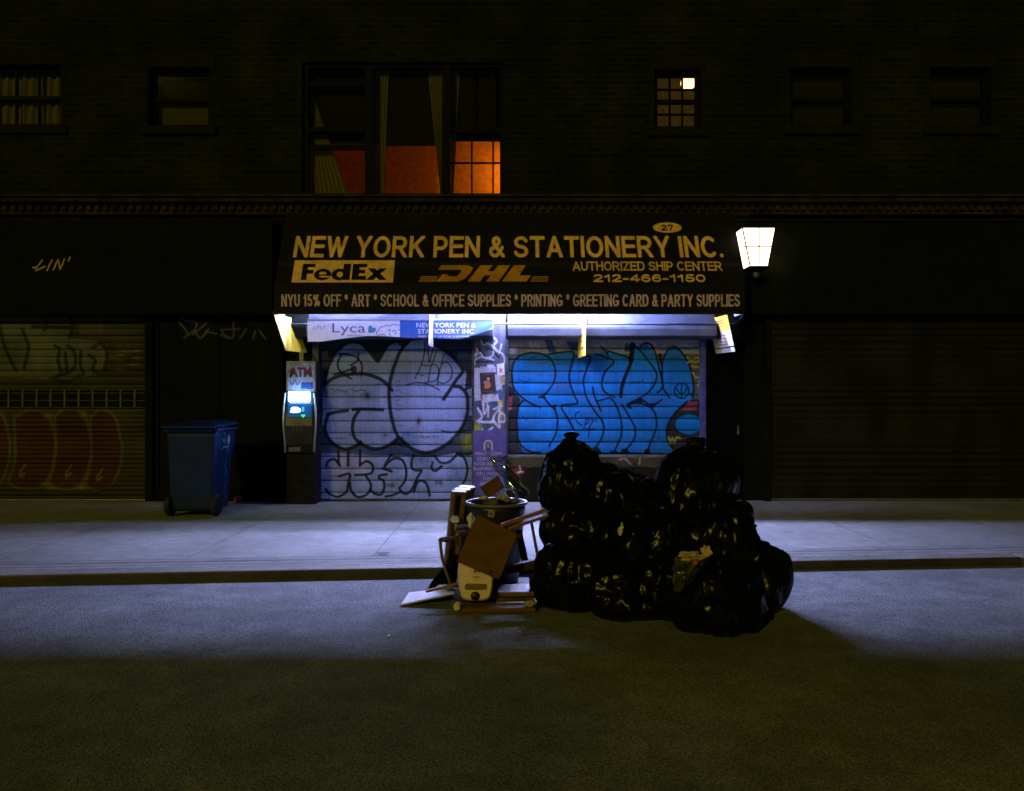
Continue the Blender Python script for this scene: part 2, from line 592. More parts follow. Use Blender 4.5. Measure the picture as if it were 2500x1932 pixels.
def sash_window(k, muntins, meeting=True, mats=None, frame_w=0.055):
    a, b, c, d = holes[k]
    fr = MB()
    y0, y1 = 0.10, 0.16
    fr.box((a, y0, c), (a + frame_w, y1, d))
    fr.box((b - frame_w, y0, c), (b, y1, d))
    fr.box((a + frame_w, y0, c), (b - frame_w, y1, c + frame_w))
    fr.box((a + frame_w, y0, d - frame_w), (b - frame_w, y1, d))
    if meeting:
        m_ = (c + d) / 2
        fr.box((a + frame_w, y0 - 0.003, m_ - 0.025), (b - frame_w, y1, m_ + 0.025))
    nv, nh = muntins
    for i in range(1, nv + 1):
        x = a + frame_w + (b - a - 2 * frame_w) * i / (nv + 1)
        fr.box((x - 0.011, y0 + 0.01, c + frame_w), (x + 0.011, y1 - 0.01, d - frame_w))
    for i in range(1, nh + 1):
        z = c + frame_w + (d - c - 2 * frame_w) * i / (nh + 1)
        fr.box((a + frame_w, y0 + 0.013, z - 0.011), (b - frame_w, y1 - 0.013, z + 0.011))
    f = fr.build('window', M['frame'], bld)
    MB().add([(a, 0.128, c), (b, 0.128, c), (b, 0.128, d), (a, 0.128, d)], [(0, 1, 2, 3)]).build('pane', M['glass'], f)
    return f

def room(a, b, c, d, depth, colr, name='room', up=0.5, side=0.4):
    """walls, floor and ceiling of the room behind a window"""
    x0, x1, z0, z1 = a - side, b + side, c - 0.75, d + up
    y0, y1 = WT + 0.004, WT + depth
    r = MB()
    r.add([(x0, y0, z0), (x1, y0, z0), (x1, y1, z0), (x0, y1, z0), (x0, y0, z1), (x1, y0, z1), (x1, y1, z1), (x0, y1, z1)],
          [(0, 1, 2, 3), (7, 6, 5, 4), (2, 6, 7, 3) , (0, 3, 7, 4), (1, 5, 6, 2)])
    return r.build(name, mat('room_paint', colr, 0.8), bld)

def folds(a0, a1, b0, b1, ztop, zbot, y, n=5, amp=0.012):
    """hanging cloth between slanted left (a0 top, a1 bottom) and right edges"""
    def fn(u, v):
        xl, xr = a0 + (a1 - a0) * v, b0 + (b1 - b0) * v
        return (xl + (xr - xl) * u, y + amp * math.sin(u * n * 2 * math.pi + v * 1.5), ztop + (zbot - ztop) * v)
    return MB().grid(fn, n * 8, 8)

M['olive_curtain'] = cloth_mat('olive_curtain', (0.16, 0.14, 0.05), 0.35)
M['sash_glow'] = cloth_mat('sash_glow', (0.085, 0.08, 0.025), 0.35)
M['dark_blind'] = cloth_mat('dark_blind', (0.03, 0.022, 0.010), 0.5)

# central three-part bay window
a, b, c, d = holes['bay']
fr = MB()
y0, y1 = 0.05, 0.13
xA, xB, xC, xD = X(893, -0.09), X(913, -0.09), X(1080, -0.09), X(1101, -0.09)
fr.box((a, y0, c), (a + 0.06, y1, d)); fr.box((b - 0.05, y0, c), (b, y1, d))
fr.box((a + 0.06, y0, d - 0.05), (b - 0.05, y1, d)); fr.box((a + 0.06, y0, c), (b - 0.05, y1, c + 0.02))
fr.box((xA, y0 - 0.02, c + 0.02), (xB, y1, d - 0.05)); fr.box((xC, y0 - 0.02, c + 0.02), (xD, y1, d - 0.05))
for (l, r) in ((a + 0.06, xA), (xD, b - 0.05)):
    fr.box((l, y0, Z(324, -0.09)), (r, y1, Z(312, -0.09)))
fr.box((a + 0.06, y0 + 0.01, Z(366, -0.09)), (xA, y1 - 0.01, Z(355, -0.09)))
fr.box((a + 0.06, y0 + 0.01, Z(212, -0.09)), (xA, y1 - 0.01, Z(200, -0.09)))
for px_ in (1152, 1204):
    fr.box((X(px_, -0.09) - 0.011, y0 + 0.015, c + 0.02), (X(px_, -0.09) + 0.011, y1 - 0.015, d - 0.05))
fr.box((xD, y0 + 0.018, Z(400, -0.09)), (b - 0.05, y1 - 0.018, Z(397, -0.09)))
bay = fr.build('window', M['frame'], bld)
MB().add([(a, 0.09, c), (b, 0.09, c), (b, 0.09, d), (a, 0.09, d)], [(0, 1, 2, 3)]).build('pane', M['glass'], bay)
bl = MB()
for (l, r, bot) in ((760, 893, 352), (913, 1080, 357), (1101, 1228, 346)):
    bl.box((X(l - 25 if l == 760 else l, -0.22), 0.215, Z(bot, -0.22)), (X(r, -0.22), 0.221, d + 0.1))
bl.build('blind', M['dark_blind'], bay)
cu_ = MB()
for args in ((913, 913, 950, 938, 5), (1043, 1076, 1082, 1082, 6), (1100, 1100, 1124, 1106, 4), (745, 745, 742, 852, 9)):
    l0, l1, r0, r1, nn = args
    g = folds(X(l0, -0.18), X(l1, -0.18), X(r0, -0.18), X(r1, -0.18), d, c, 0.185, nn, 0.01)
    cu_.add(g.v, g.f, 0, True)
cu_.build('curtain', M['olive_curtain'], bay)
room(a, b, c, d, 1.7, (0.55, 0.30, 0.10))
lampc = Vector((X(1256, -1.5), 1.55, Z(412, -1.5)))
tl = thing('table_lamp', 'orange glowing lamp inside the curtained three-part window', 'lamp', lampc)
MB().lathe([(0.001, 0.06), (0.04, 0.05), (0.062, 0.0), (0.04, -0.05), (0.001, -0.06)], Matrix.Translation(lampc), 16).build('bulb', mat('lamp_glow', (1, 0.6, 0.2), emit=(1.0, 0.34, 0.02), strength=115), tl)
MB().lathe([(0.001, -0.45), (0.09, -0.45), (0.02, -0.42), (0.015, -0.062), (0.001, -0.062)], Matrix.Translation(lampc), 16).build('stand', M['frame'], tl)

# window with the bright bulb, upper right
f = sash_window('far', (2, 3))
a, b, c, d = holes['far']
room(a, b, c, d, 1.2, (0.42, 0.40, 0.14))
lc = Vector((X(1678, -0.75), 0.72, Z(202, -0.75)))
tl2 = thing('pendant_lamp', 'small peach lamp lit behind the barred upper window beyond the number plate', 'lamp', lc)
MB().lathe([(0.03, 0.075), (0.085, 0.06), (0.10, -0.02), (0.085, -0.075), (0.001, -0.08)], Matrix.Translation(lc), 18).build('shade', mat('lamp_shade_glow', (1, 0.8, 0.6), emit=(1.0, 0.55, 0.27), strength=3.0), tl2)
MB().tube([lc + Vector((0, 0, 0.075)), lc + Vector((0, 0, 0.6))], 0.006).build('cord', M['frame'], tl2)
MB().box((X(1632, -0.2), 0.2, Z(281, -0.2)), (X(1675, -0.2), 0.203, Z(279, -0.2))).build('shelf', M['olive_curtain'], f)
# left windows
f = sash_window('left', (2, 1))
a, b, c, d = holes['left']
g = folds(a, a, b, b, d, c, 0.2, 9, 0.02)
g.build('curtain', M['olive_curtain'], f)
f = sash_window('second', (0, 0))
a, b, c, d = holes['second']
MB().box((a, 0.2, c), (b, 0.205, Z(262, -0.2))).build('lit_sash_cloth', M['sash_glow'], f)  # paler cloth colour stands in for the lit lower sash
MB().box((a, 0.22, Z(262, -0.2)), (b, 0.224, d)).build('blind', M['dark_blind'], f)
for kk in ('edge', 'edge2'):
    f = sash_window(kk, (0, 0))
    a, b, c, d = holes[kk]
    MB().box((a, 0.2, c), (b, 0.205, d)).build('blind', M['dark_blind'], f)

# ------------------------------------------------------------------ paint engine: real paint colours stored per vertex
class Canvas:
    """a steel or masonry sheet; paint is laid on in photo-pixel coordinates"""
    def __init__(self, box, out, base, pitch=None, depth=0.012, step=0.0075, jitter=0.0, phase=0.0):
        x0, y0, x1, y1 = box
        self.out = out
        self.X0, self.X1, self.Z0, self.Z1 = X(x0, out), X(x1, out), Z(y1, out), Z(y0, out)
        nx, nz = int((self.X1 - self.X0) / step) + 2, int((self.Z1 - self.Z0) / step) + 2
        self.nx, self.nz = nx, nz
        gx, gz = np.meshgrid(np.linspace(self.X0, self.X1, nx), np.linspace(self.Z1, self.Z0, nz))
        self.gx, self.gz = gx, gz
        s = F / (D - out)
        self.px, self.py = CX + gx * s, CY + (H - gz) * s
        self.c = np.empty((nz, nx, 3))
        self.c[:] = base
        self.pitch, self.depth, self.phase = pitch, depth, phase
        # smooth value noise for paint wear
        self.n1 = self.vnoise(14, 5)
        self.n2 = self.vnoise(60, 25)
        # wobble that keeps the strokes from looking ruled
        self.wx = (self.vnoise(9, 9) - 0.5) * 3.0
        self.wy = (self.vnoise(9, 9) - 0.5) * 3.0

    def vnoise(self, a, b):
        g = rng.random((b + 2, a + 2))
        u = np.linspace(0, a, self.nx); v = np.linspace(0, b, self.nz)
        i, j = u.astype(int), v.astype(int)
        fu, fv = u - i, v - j
        fu, fv = fu * fu * (3 - 2 * fu), fv * fv * (3 - 2 * fv)
        A = g[np.ix_(j, i)]; B = g[np.ix_(j, i + 1)]; C_ = g[np.ix_(j + 1, i)]; D_ = g[np.ix_(j + 1, i + 1)]
        return (A * (1 - fu) + B * fu) * (1 - fv)[:, None] + (C_ * (1 - fu) + D_ * fu) * fv[:, None]

    def mix(self, m, col):
        self.c += (np.array(col) - self.c) * m[..., None]

    def stroke(self, pts, width, col, soft=1.2, alpha=0.95, curve=True):
        p = catmull(pts, 6) if curve else np.array(pts, float)
        qx, qy = self.px + self.wx, self.py + self.wy
        pad = width + 6
        msk = (self.px > p[:, 0].min() - pad) & (self.px < p[:, 0].max() + pad) & (self.py > p[:, 1].min() - pad) & (self.py < p[:, 1].max() + pad)
        if not msk.any():
            return
        x, y = qx[msk], qy[msk]
        best = np.full(x.shape, 1e9)
        for a, b in zip(p[:-1], p[1:]):
            d = b - a
            L = max(d @ d, 1e-9)
            t = np.clip(((x - a[0]) * d[0] + (y - a[1]) * d[1]) / L, 0, 1)
            best = np.minimum(best, np.hypot(x - a[0] - t * d[0], y - a[1] - t * d[1]))
        m = np.zeros(self.px.shape)
        m[msk] = np.clip((width / 2 + soft / 2 - best) / soft, 0, 1) * alpha
        self.mix(m, col)

    def inside(self, pts):
        p = np.array(pts, float)
        x, y = self.px + self.wx, self.py + self.wy
        r = np.zeros(x.shape, bool)
        for i in range(len(p)):
            (x0, y0), (x1, y1) = p[i - 1], p[i]
            if y0 == y1:
                continue
            r ^= ((y0 > y) != (y1 > y)) & (x < (x1 - x0) * (y - y0) / (y1 - y0) + x0)
        return r

    def fill(self, pts, col, alpha=1.0, curve=False, wear=0.0):
        if curve:
            pts = catmull(list(pts) + [pts[0]], 6)
        m = self.inside(pts).astype(float) * alpha
        if wear:
            m *= 1 - wear * np.clip((self.n2 - 0.45) * 3, 0, 1)
        self.mix(m, col)

    def ellipse(self, cx, cy, rx, ry, col, alpha=1.0, soft=0.06):
        r = np.hypot((self.px + self.wx - cx) / rx, (self.py + self.wy - cy) / ry)
        self.mix(np.clip((1 - r) / soft + 0.5, 0, 1) * alpha, col)

    def blotch(self, cx, cy, rx, ry, col, alpha):
        """soft overspray cloud"""
        r = ((self.px - cx) / rx) ** 2 + ((self.py - cy) / ry) ** 2
        self.mix(np.clip(np.exp(-r * 1.5) * alpha * (0.4 + 1.2 * self.n2), 0, 1), col)

    def scribble(self, x0, y0, x1, y1, n, width, col, alpha=0.9):
        """a small marker tag"""
        p = []
        for i in range(n + 1):
            p.append((x0 + (x1 - x0) * i / n + random.uniform(-1, 1) * (x1 - x0) / n * 0.8, random.uniform(y0, y1)))
        self.stroke(p, width, col, 1.0, alpha)

    def profile(self):
        if not self.pitch:
            return np.zeros(self.gz.shape)
        ph = ((self.Z1 - self.gz + self.phase) / self.pitch) % 1.0
        bulge = 0.35 * self.depth * np.sin(np.pi * ph)
        groove = np.where(ph > 0.90, -self.depth * np.sin((ph - 0.90) / 0.10 * np.pi), 0)
        return bulge + groove

    def finish(self, dirt=0.25):
        c = self.c * (1 - dirt + 2 * dirt * self.n1)[..., None]
        c *= (1 + (rng.random(self.px.shape) - 0.5) * 0.16)[..., None]
        if self.pitch:                      # darker along the joints between slats
            ph = ((self.Z1 - self.gz + self.phase) / self.pitch) % 1.0
            j = np.clip(1 - np.abs(ph - 0.95) / 0.075, 0, 1) * (0.55 + 0.4 * self.n2)
            c *= (1 - 0.9 * np.clip(j * 1.25, 0, 1))[..., None]
            streak = self.vnoise(120, 3)
            c *= (1 - 0.18 * streak)[..., None]
        self.c = np.clip(c, 0.003, 0.9)

    def build(self, name, material, parent, thick=0.0):
        out = self.out + self.profile()
        co = np.stack([self.gx, -out, self.gz], -1).reshape(-1, 3)
        nx, nz = self.nx, self.nz
        idx = np.arange(nx * nz).reshape(nz, nx)
        q = np.stack([idx[:-1, :-1], idx[1:, :-1], idx[1:, 1:], idx[:-1, 1:]], -1).reshape(-1, 4)
        me = bpy.data.meshes.new(name)
        me.vertices.add(len(co))
        me.vertices.foreach_set("co", co.ravel())
        me.loops.add(q.size)
        me.loops.foreach_set("vertex_index", q.ravel())
        me.polygons.add(len(q))
        me.polygons.foreach_set("loop_start", np.arange(0, q.size, 4))
        me.polygons.foreach_set("use_smooth", np.ones(len(q), bool))
        at = me.attributes.new("paint", 'FLOAT_COLOR', 'POINT')
        rgba = np.ones((len(co), 4), np.float32)
        rgba[:, :3] = self.c.reshape(-1, 3)
        at.data.foreach_set("color", rgba.ravel())
        me.update(calc_edges=True)
        me.materials.append(material)
        ob = bpy.data.objects.new(name, me)
        COL.objects.link(ob)
        if parent:
            ob.parent = parent
        return ob

def _arc(cx, cy, rx, ry, a0, a1, n=10):
    return [(cx + rx * math.cos(R(a0 + (a1 - a0) * i / n)), cy + ry * math.sin(R(a0 + (a1 - a0) * i / n))) for i in range(n + 1)]
def _bowl(x0, x1, y0, y1):           # closed right-hand bowl as in P, B, R, D
    r = (y1 - y0) / 2
    k = min(x1 - 0.02, x1 - (x1 - x0) * 0.45)
    return [(x0, y1), (k, y1)] + _arc(k, (y0 + y1) / 2, x1 - k, r, 90, -90) + [(k, y0), (x0, y0)]
# width in cap heights, then centre-line strokes in a unit box
BLOCK = {
 'A': (.70, [[(-.02, -.1), (.5, 1.05), (1.02, -.1)], [(.2, .30), (.8, .30)]]), 'B': (.62, [[(0, -.1), (0, 1.1)], _bowl(0, .93, .53, 1), _bowl(0, 1, 0, .53)]),
 'C': (.68, [_arc(.52, .5, .52, .5, 48, 312, 18)]), 'D': (.66, [[(0, -.1), (0, 1.1)], _bowl(0, 1, 0, 1)]),
 'E': (.56, [[(0, -.1), (0, 1.1)], [(0, 1), (1.1, 1)], [(0, .53), (1.0, .53)], [(0, 0), (1.1, 0)]]), 'F': (.52, [[(0, -.1), (0, 1.1)], [(0, 1), (1.1, 1)], [(0, .5), (.95, .5)]]),
 'G': (.72, [_arc(.52, .5, .52, .5, 48, 330, 18), [(.58, .42), (1.0, .42), (1.0, .12)]]), 'H': (.62, [[(0, -.1), (0, 1.1)], [(1, -.1), (1, 1.1)], [(0, .54), (1, .54)]]),
 'I': (.02, [[(.5, -.1), (.5, 1.1)]]), 'K': (.64, [[(0, -.1), (0, 1.1)], [(0, .36), (1.0, 1.08)], [(.33, .62), (1.05, -.1)]]), 'L': (.52, [[(0, -.1), (0, 1.1)], [(0, 0), (1.1, 0)]]),
 'M': (.74, [[(0, -.1), (0, 1.0), (.5, .1), (1, 1.0), (1, -.1)]]), 'N': (.62, [[(0, -.1), (0, 1.1)], [(1, -.1), (1, 1.1)], [(.02, 1.02), (.98, -.02)]]), 'O': (.74, [_arc(.5, .5, .5, .5, 0, 360, 24)]),
 'P': (.58, [[(0, -.1), (0, 1.1)], _bowl(0, 1, .42, 1)]), 'R': (.64, [[(0, -.1), (0, 1.1)], _bowl(0, .94, .47, 1), [(.5, .46), (1.05, -.1)]]),
 'S': (.60, [_arc(.5, .755, .47, .245, 20, 270, 12) + _arc(.5, .25, .5, .25, 90, -165, 12)]), 'T': (.60, [[(.5, -.1), (.5, 1)], [(-.1, 1), (1.1, 1)]]),
 'U': (.62, [[(0, 1.1), (0, .35)] + _arc(.5, .35, .5, .35, 180, 360, 14) + [(1, 1.1)]]), 'V': (.66, [[(-.02, 1.1), (.5, -.03), (1.02, 1.1)]]), 'W': (.92, [[(-.02, 1.1), (.25, 0), (.5, .98), (.75, 0), (1.02, 1.1)]]),
 'Y': (.66, [[(-.04, 1.1), (.5, .43), (1.04, 1.1)], [(.5, .43), (.5, -.1)]]), 'Z': (.58, [[(-.05, 1), (1, 1), (0, 0), (1.1, 0)]]),
 '&': (.68, [[(1.06, -.06), (.30, .62)] + _arc(.45, .80, .22, .20, 215, -35, 12) + [(.25, .42)] + _arc(.36, .25, .34, .25, 140, 310, 12) + [(.92, .46)]]),
 '.': (.02, [[(.5, .0), (.5, .02)]]), '*': (.30, [[(.5, .62), (.5, 1.0)], [(.02, .9), (.98, .72)], [(.02, .72), (.98, .9)]]), '-': (.26, [[(0, .36), (1, .36)]]),
 '%': (.80, [_arc(.18, .78, .17, .20, 0, 360, 14), _arc(.82, .22, .17, .20, 0, 360, 14), [(.24, -.04), (.76, 1.04)]]),
 '0': (.54, [_arc(.5, .5, .5, .5, 0, 360, 20)]), '1': (.30, [[(.8, -.1), (.8, 1.02)], [(.8, 1.0), (.45, .80), (.0, .72)]]),
 '2': (.54, [_arc(.49, .72, .45, .28, 165, -25, 12) + [(.0, .02)], [(-.02, 0), (1.1, 0)]]), '4': (.58, [[(.74, -.1), (.74, 1.0), (.0, .28), (1.08, .28)]]),
 '5': (.54, [[(.95, 1), (.2, 1), (.08, .52)] + _arc(.48, .30, .50, .30, 120, -160, 14)]), '6': (.54, [_arc(.5, .31, .48, .31, 0, 360, 16), _arc(.56, .5, .54, .5, 50, 190, 10)]),
 '7': (.52, [[(-.1, 1), (1, 1), (.36, -.1)]]),
}
def block_text(cv, s, box, weight, col, gap=None):
    """grotesque capitals painted on a sheet, fitted to a photo-pixel box"""
    x0, y0, x1, y1 = box
    h = y1 - y0
    wr = weight / h
    gap = gap if gap is not None else 0.10
    tot, pos = 0.0, []
    for ch in s:
        if ch == ' ':
            tot += 0.38
            continue
        w_ = BLOCK[ch][0]
        pos.append((ch, tot, w_))
        tot += w_ + wr + gap
    tot -= gap
    sx = (x1 - x0) / (tot * h)
    for ch, p, w_ in pos:
        gx0 = x0 + p * h * sx
        gx1 = gx0 + (w_ + wr) * h * sx
        keep = cv.c.copy()
        lx0, lx1 = gx0 + weight / 2, gx1 - weight / 2
        if lx1 - lx0 < 1:
            lx0, lx1 = (gx0 + gx1) / 2 - 0.5, (gx0 + gx1) / 2 + 0.5
        ly0, ly1 = y1 - weight / 2, y0 + weight / 2
        for st in BLOCK[ch][1]:
            cv.stroke([(lx0 + a * (lx1 - lx0), ly0 + b * (ly1 - ly0)) for a, b in st], weight, col, 1.0, 1.0, False)
        m = (cv.px < gx0 - 0.5) | (cv.px > gx1 + 0.5) | (cv.py < y0 - 0.3) | (cv.py > y1 + 0.3)
        cv.c[m] = keep[m]

BLK = (0.006, 0.006, 0.007)

# ------------------------------------------------------------------ shopfront shutters
def hood(x0, x1, parent, mats, left=True):
    """roller housing: sloping top, upright front, undercut bottom"""
    prof = [(0.03, 2.44), (0.12, 2.42), (0.29, 2.365), (0.41, 2.195), (0.42, 2.17), (0.415, 2.085), (0.36, 2.06), (0.05, 2.06)]
    m_ = MB()
    m_.prism([(x0, -o, z) for o, z in prof], (x1 - x0, 0, 0))
    return m_.build('hood', mats, parent, bevel=0.008)

def Zm(sx, sy, x0, y0):
    return lambda p: (x0 + p[0] * sx, y0 + p[1] * sy)

# --- the grey-white door shutter
sh = thing('door_shutter', 'grey door shutter covered in black bubble graffiti between cash machine and sticker pillar', 'roller shutter', (X(965), 0, 0))
sh.location = (0, 0, 0)
SO = 0.06
cv = Canvas((779, 826, 1152, 1219), SO, (0.26, 0.33, 0.64), pitch=0.152, depth=0.016)
q = Zm(420 / 1729, 410 / 1688, 760, 820)
def T(l): return [q(p) for p in l]
cv.fill(T([(60, 0), (1729, 0), (1729, 1700), (60, 1700)]), (0.26, 0.33, 0.64))
# dark and blue field around the fill
DK = (0.009, 0.011, 0.015)
BL = (0.02, 0.07, 0.20)
cv.fill(T([(60, 0), (1729, 0), (1729, 480), (1540, 560), (1560, 380), (1430, 200), (1290, 110), (1150, 40), (980, 60), (780, 80), (670, 250), (560, 110), (430, 60), (290, 110), (170, 280), (120, 480), (110, 900), (60, 900)]), DK, 0.93)
cv.blotch(*q((120, 560)), 14, 60, BL, 0.9)
cv.blotch(*q((1500, 190)), 18, 14, BL, 0.95)
cv.blotch(*q((660, 110)), 20, 14, (0.02, 0.05, 0.12), 0.8)
cv.fill(T([(60, 900), (140, 900), (160, 1010), (250, 1100), (350, 1140), (480, 1090), (640, 1150), (840, 1060), (920, 1070), (1060, 1170), (1230, 1170), (1450, 1040), (1580, 800), (1640, 800), (1640, 1200), (1450, 1180), (1200, 1220), (700, 1200), (300, 1180), (60, 1180)]), (0.016, 0.02, 0.032), 0.88)
cv.blotch(*q((620, 1170)), 55, 12, BL, 0.9)
cv.blotch(*q((960, 1090)), 22, 16, (0.03, 0.12, 0.3), 0.8)
cv.blotch(*q((1560, 880)), 10, 40, BL, 0.9)
cv.blotch(*q((1110, 1240)), 30, 14, BL, 0.7)
cv.blotch(*q((1450, 1400)), 26, 26, (0.05, 0.08, 0.17), 0.6)
cv.blotch(*q((960, 990)), 16, 12, (0.03, 0.16, 0.4), 0.9)
cv.blotch(*q((1600, 1060)), 24, 24, (0.30, 0.32, 0.03), 1.0)
cv.blotch(*q((420, 110)), 20, 8, (0.22, 0.24, 0.14), 0.9)
cv.blotch(*q((860, 90)), 16, 8, (0.18, 0.19, 0.14), 0.8)
for (x_, y_, w_, h_) in ((280, 1030, 30, 3), (420, 1000, 20, 3), (1180, 1015, 38, 4), (900, 905, 12, 3), (740, 1000, 12, 5), (250, 1410, 20, 4), (1280, 1480, 16, 8), (800, 1500, 16, 8), (560, 600, 16, 14), (1080, 860, 7, 12), (740, 1340, 20, 4)):
    cv.blotch(*q((x_, y_)), w_, h_, (0.05, 0.05, 0.05), 0.75)
cv.blotch(*q((380, 1290)), 70, 30, (0.42, 0.36, 0.58), 0.6)
WB = 9.0
for l in ([(300, 120), (250, 170), (190, 280), (150, 400), (135, 500)], [(290, 120), (380, 70), (480, 70), (560, 130), (640, 230), (672, 252), (710, 190), (760, 100), (830, 60)],
          [(980, 60), (900, 150), (845, 280), (805, 400), (787, 520), (787, 640), (800, 780), (822, 880), (860, 990), (920, 1060), (1000, 1130), (1100, 1172), (1200, 1172), (1320, 1120), (1430, 1030), (1520, 920), (1570, 780), (1572, 640), (1545, 560), (1490, 512), (1450, 510)],
          [(1200, 80), (1330, 140), (1430, 220), (1500, 310), (1520, 360), (1460, 440), (1400, 540), (1330, 640)],
          [(150, 480), (230, 430), (330, 395), (450, 380), (560, 385), (660, 420), (740, 470), (815, 550)],
          [(160, 790), (250, 770), (360, 755)], [(165, 790), (140, 900), (155, 1000), (220, 1090), (320, 1140), (420, 1120), (500, 1070)],
          [(420, 745), (560, 735), (720, 742)], [(480, 755), (430, 830), (415, 920), (430, 1010), (480, 1070), (560, 1120), (650, 1140), (760, 1110), (860, 1040)]):
    cv.stroke(T(l), WB, BLK, 2.0, 0.93)
cv.fill(T([(500, 60), (770, 60), (675, 255)]), (0.012, 0.018, 0.03), 0.9)
cv.fill(T([(830, 50), (1000, 50), (915, 120)]), BLK, 0.9)
cv.fill(T([(850, 1010), (920, 1010), (960, 1130), (820, 1090)]), BLK, 0.8)
for l in ([(310, 190), (270, 280), (300, 370), (400, 430)], [(280, 185), (380, 190), (460, 225), (510, 300), (502, 400)], [(235, 392), (330, 362), (420, 325)], [(472, 182), (460, 250), (395, 295)]):
    cv.stroke(T(l), 5.0, BLK, 1.6, 0.92)
cv.ellipse(*q((425, 335)), 8, 9, BLK, 0.9)
for l in ([(1150, 60), (1130, 200), (1090, 330), (1040, 430)], [(1170, 70), (1180, 270)], [(1230, 90), (1190, 260)], [(1260, 140), (1200, 330), (1180, 460)], [(1110, 300), (1180, 305), (1250, 290), (1285, 350), (1260, 450), (1150, 472)],
          [(1330, 180), (1300, 330), (1270, 500)], [(1310, 280), (1370, 270), (1412, 340), (1400, 430), (1340, 480), (1280, 470)], [(950, 495), (1060, 472), (1180, 490), (1290, 550)]):
    cv.stroke(T(l), 3.4, BLK, 1.4, 0.85)
for (a_, b_, c_, d_, n_) in ((200, 540, 360, 575, 9), (380, 540, 545, 575, 8), (660, 480, 800, 500, 4), (1060, 380, 1150, 420, 4)):
    p0, p1 = q((a_, b_)), q((c_, d_))
    cv.scribble(p0[0], p0[1], p1[0], p1[1], n_, 2.0, (0.02, 0.02, 0.03), 0.85)
for i_ in range(7):
    p0 = q((850 + random.uniform(-8, 8), 450 + i_ * 48)); cv.scribble(p0[0], p0[1], p0[0] + 11, p0[1] + 4, 3, 2.2, (0.05, 0.05, 0.06), 0.7)
for l in ([(150, 1310), (170, 1260), (240, 1240), (292, 1300)], [(272, 1160), (280, 1280)], [(372, 1160), (370, 1300)], [(492, 1150), (490, 1300)],
          [(490, 1295), (560, 1258), (620, 1300), (610, 1370), (540, 1392), (440, 1402)], [(540, 1395), (580, 1450), (600, 1520), (560, 1590), (470, 1620), (400, 1560), (388, 1480)],
          [(280, 1410), (385, 1390), (372, 1480), (350, 1570), (260, 1620), (170, 1580), (150, 1540)],
          [(805, 1190), (740, 1310), (790, 1260), (850, 1232), (920, 1262), (952, 1350), (940, 1440), (900, 1510), (882, 1530), (920, 1582), (962, 1590), (1010, 1540), (1060, 1430), (1104, 1352), (1050, 1352), (1010, 1330), (1008, 1260), (1030, 1200)],
          [(720, 1330), (810, 1362)], [(760, 1388), (690, 1400), (682, 1430), (722, 1452), (732, 1520), (702, 1590), (640, 1582), (592, 1540)],
          [(1030, 1570), (1060, 1480), (1110, 1457), (1160, 1500), (1192, 1610)], [(1312, 1310), (1250, 1360), (1210, 1330), (1222, 1270)],
          [(1240, 1200), (1300, 1270), (1380, 1272), (1440, 1222), (1462, 1180)], [(1470, 1190), (1540, 1230), (1572, 1330), (1552, 1440), (1520, 1490)], [(750, 1612), (820, 1600), (885, 1575)]):
    cv.stroke(T(l), 6.4, BLK, 1.8, 0.95)
cv.stroke(T([(1310, 960), (1420, 970), (1590, 950)]), 4, BLK, 1.5, 0.85)
cv.stroke(T([(1480, 1180), (1600, 1190), (1700, 1080)]), 7, BLK, 1.5, 0.9)
cv.finish(0.2)
cv.build('curtain', M['painted'], sh)
hood(X(748, 0.42), X(1204, 0.42), sh, M['box_metal'])
bb = MB()
bb.box((X(779), -0.075, 0.012), (X(1152), -0.02, Z(1217, 0.06)))
bb.build('bottom_bar', M['rail'], sh, bevel=0.006)
for (p0, p1) in ((763, 779), (1152, 1158)):
    MB().box((X(p0, 0.1), -0.13, 0.0), (X(p1, 0.1), 0.0, 2.056)).build('guide_rail', M['rail'], sh, bevel=0.006)

# --- the blue window shutter
sb = thing('window_shutter', 'bright blue graffiti window shutter outlined in black above the rubbish bags', 'roller shutter')
cv = Canvas((1241, 828, 1708, 1112), SO, (0.10, 0.10, 0.11), pitch=0.1505, depth=0.016, phase=0.03)
q = Zm(540 / 2184, 350 / 1416, 1220, 800)
BLU = (0.006, 0.175, 0.60)
cv.fill(T([(60, 120), (2100, 120), (2100, 260), (60, 260)]), (0.30, 0.31, 0.36), 0.9)
for l in ([(440, 120), (510, 120), (560, 250), (480, 250)], [(650, 130), (830, 140), (800, 230), (700, 220)], [(960, 140), (1090, 240), (1030, 240)], [(1240, 150), (1330, 160), (1300, 240), (1230, 240)]):
    cv.fill(T(l), (0.02, 0.07, 0.22), 0.95)
for l in ([(300, 150), (330, 200), (360, 160), (390, 200)], [(950, 190), (1010, 170), (1080, 200), (1150, 180)], [(1520, 150), (1570, 210), (1640, 170)], [(1760, 190), (1830, 170), (1920, 210)]):
    cv.stroke(T(l), 5, (0.48, 0.46, 0.52), 2, 0.8)
cv.fill(T([(60, 560), (150, 600), (200, 700), (170, 900), (190, 1120), (260, 1260), (60, 1260)]), (0.02, 0.022, 0.026), 0.9)
cv.blotch(*q((250, 1240)), 26, 8, (0.03, 0.05, 0.12), 0.9)
cv.fill(T([(1660, 720), (2040, 700), (2040, 1270), (1620, 1270)]), (0.022, 0.020, 0.022), 0.9)
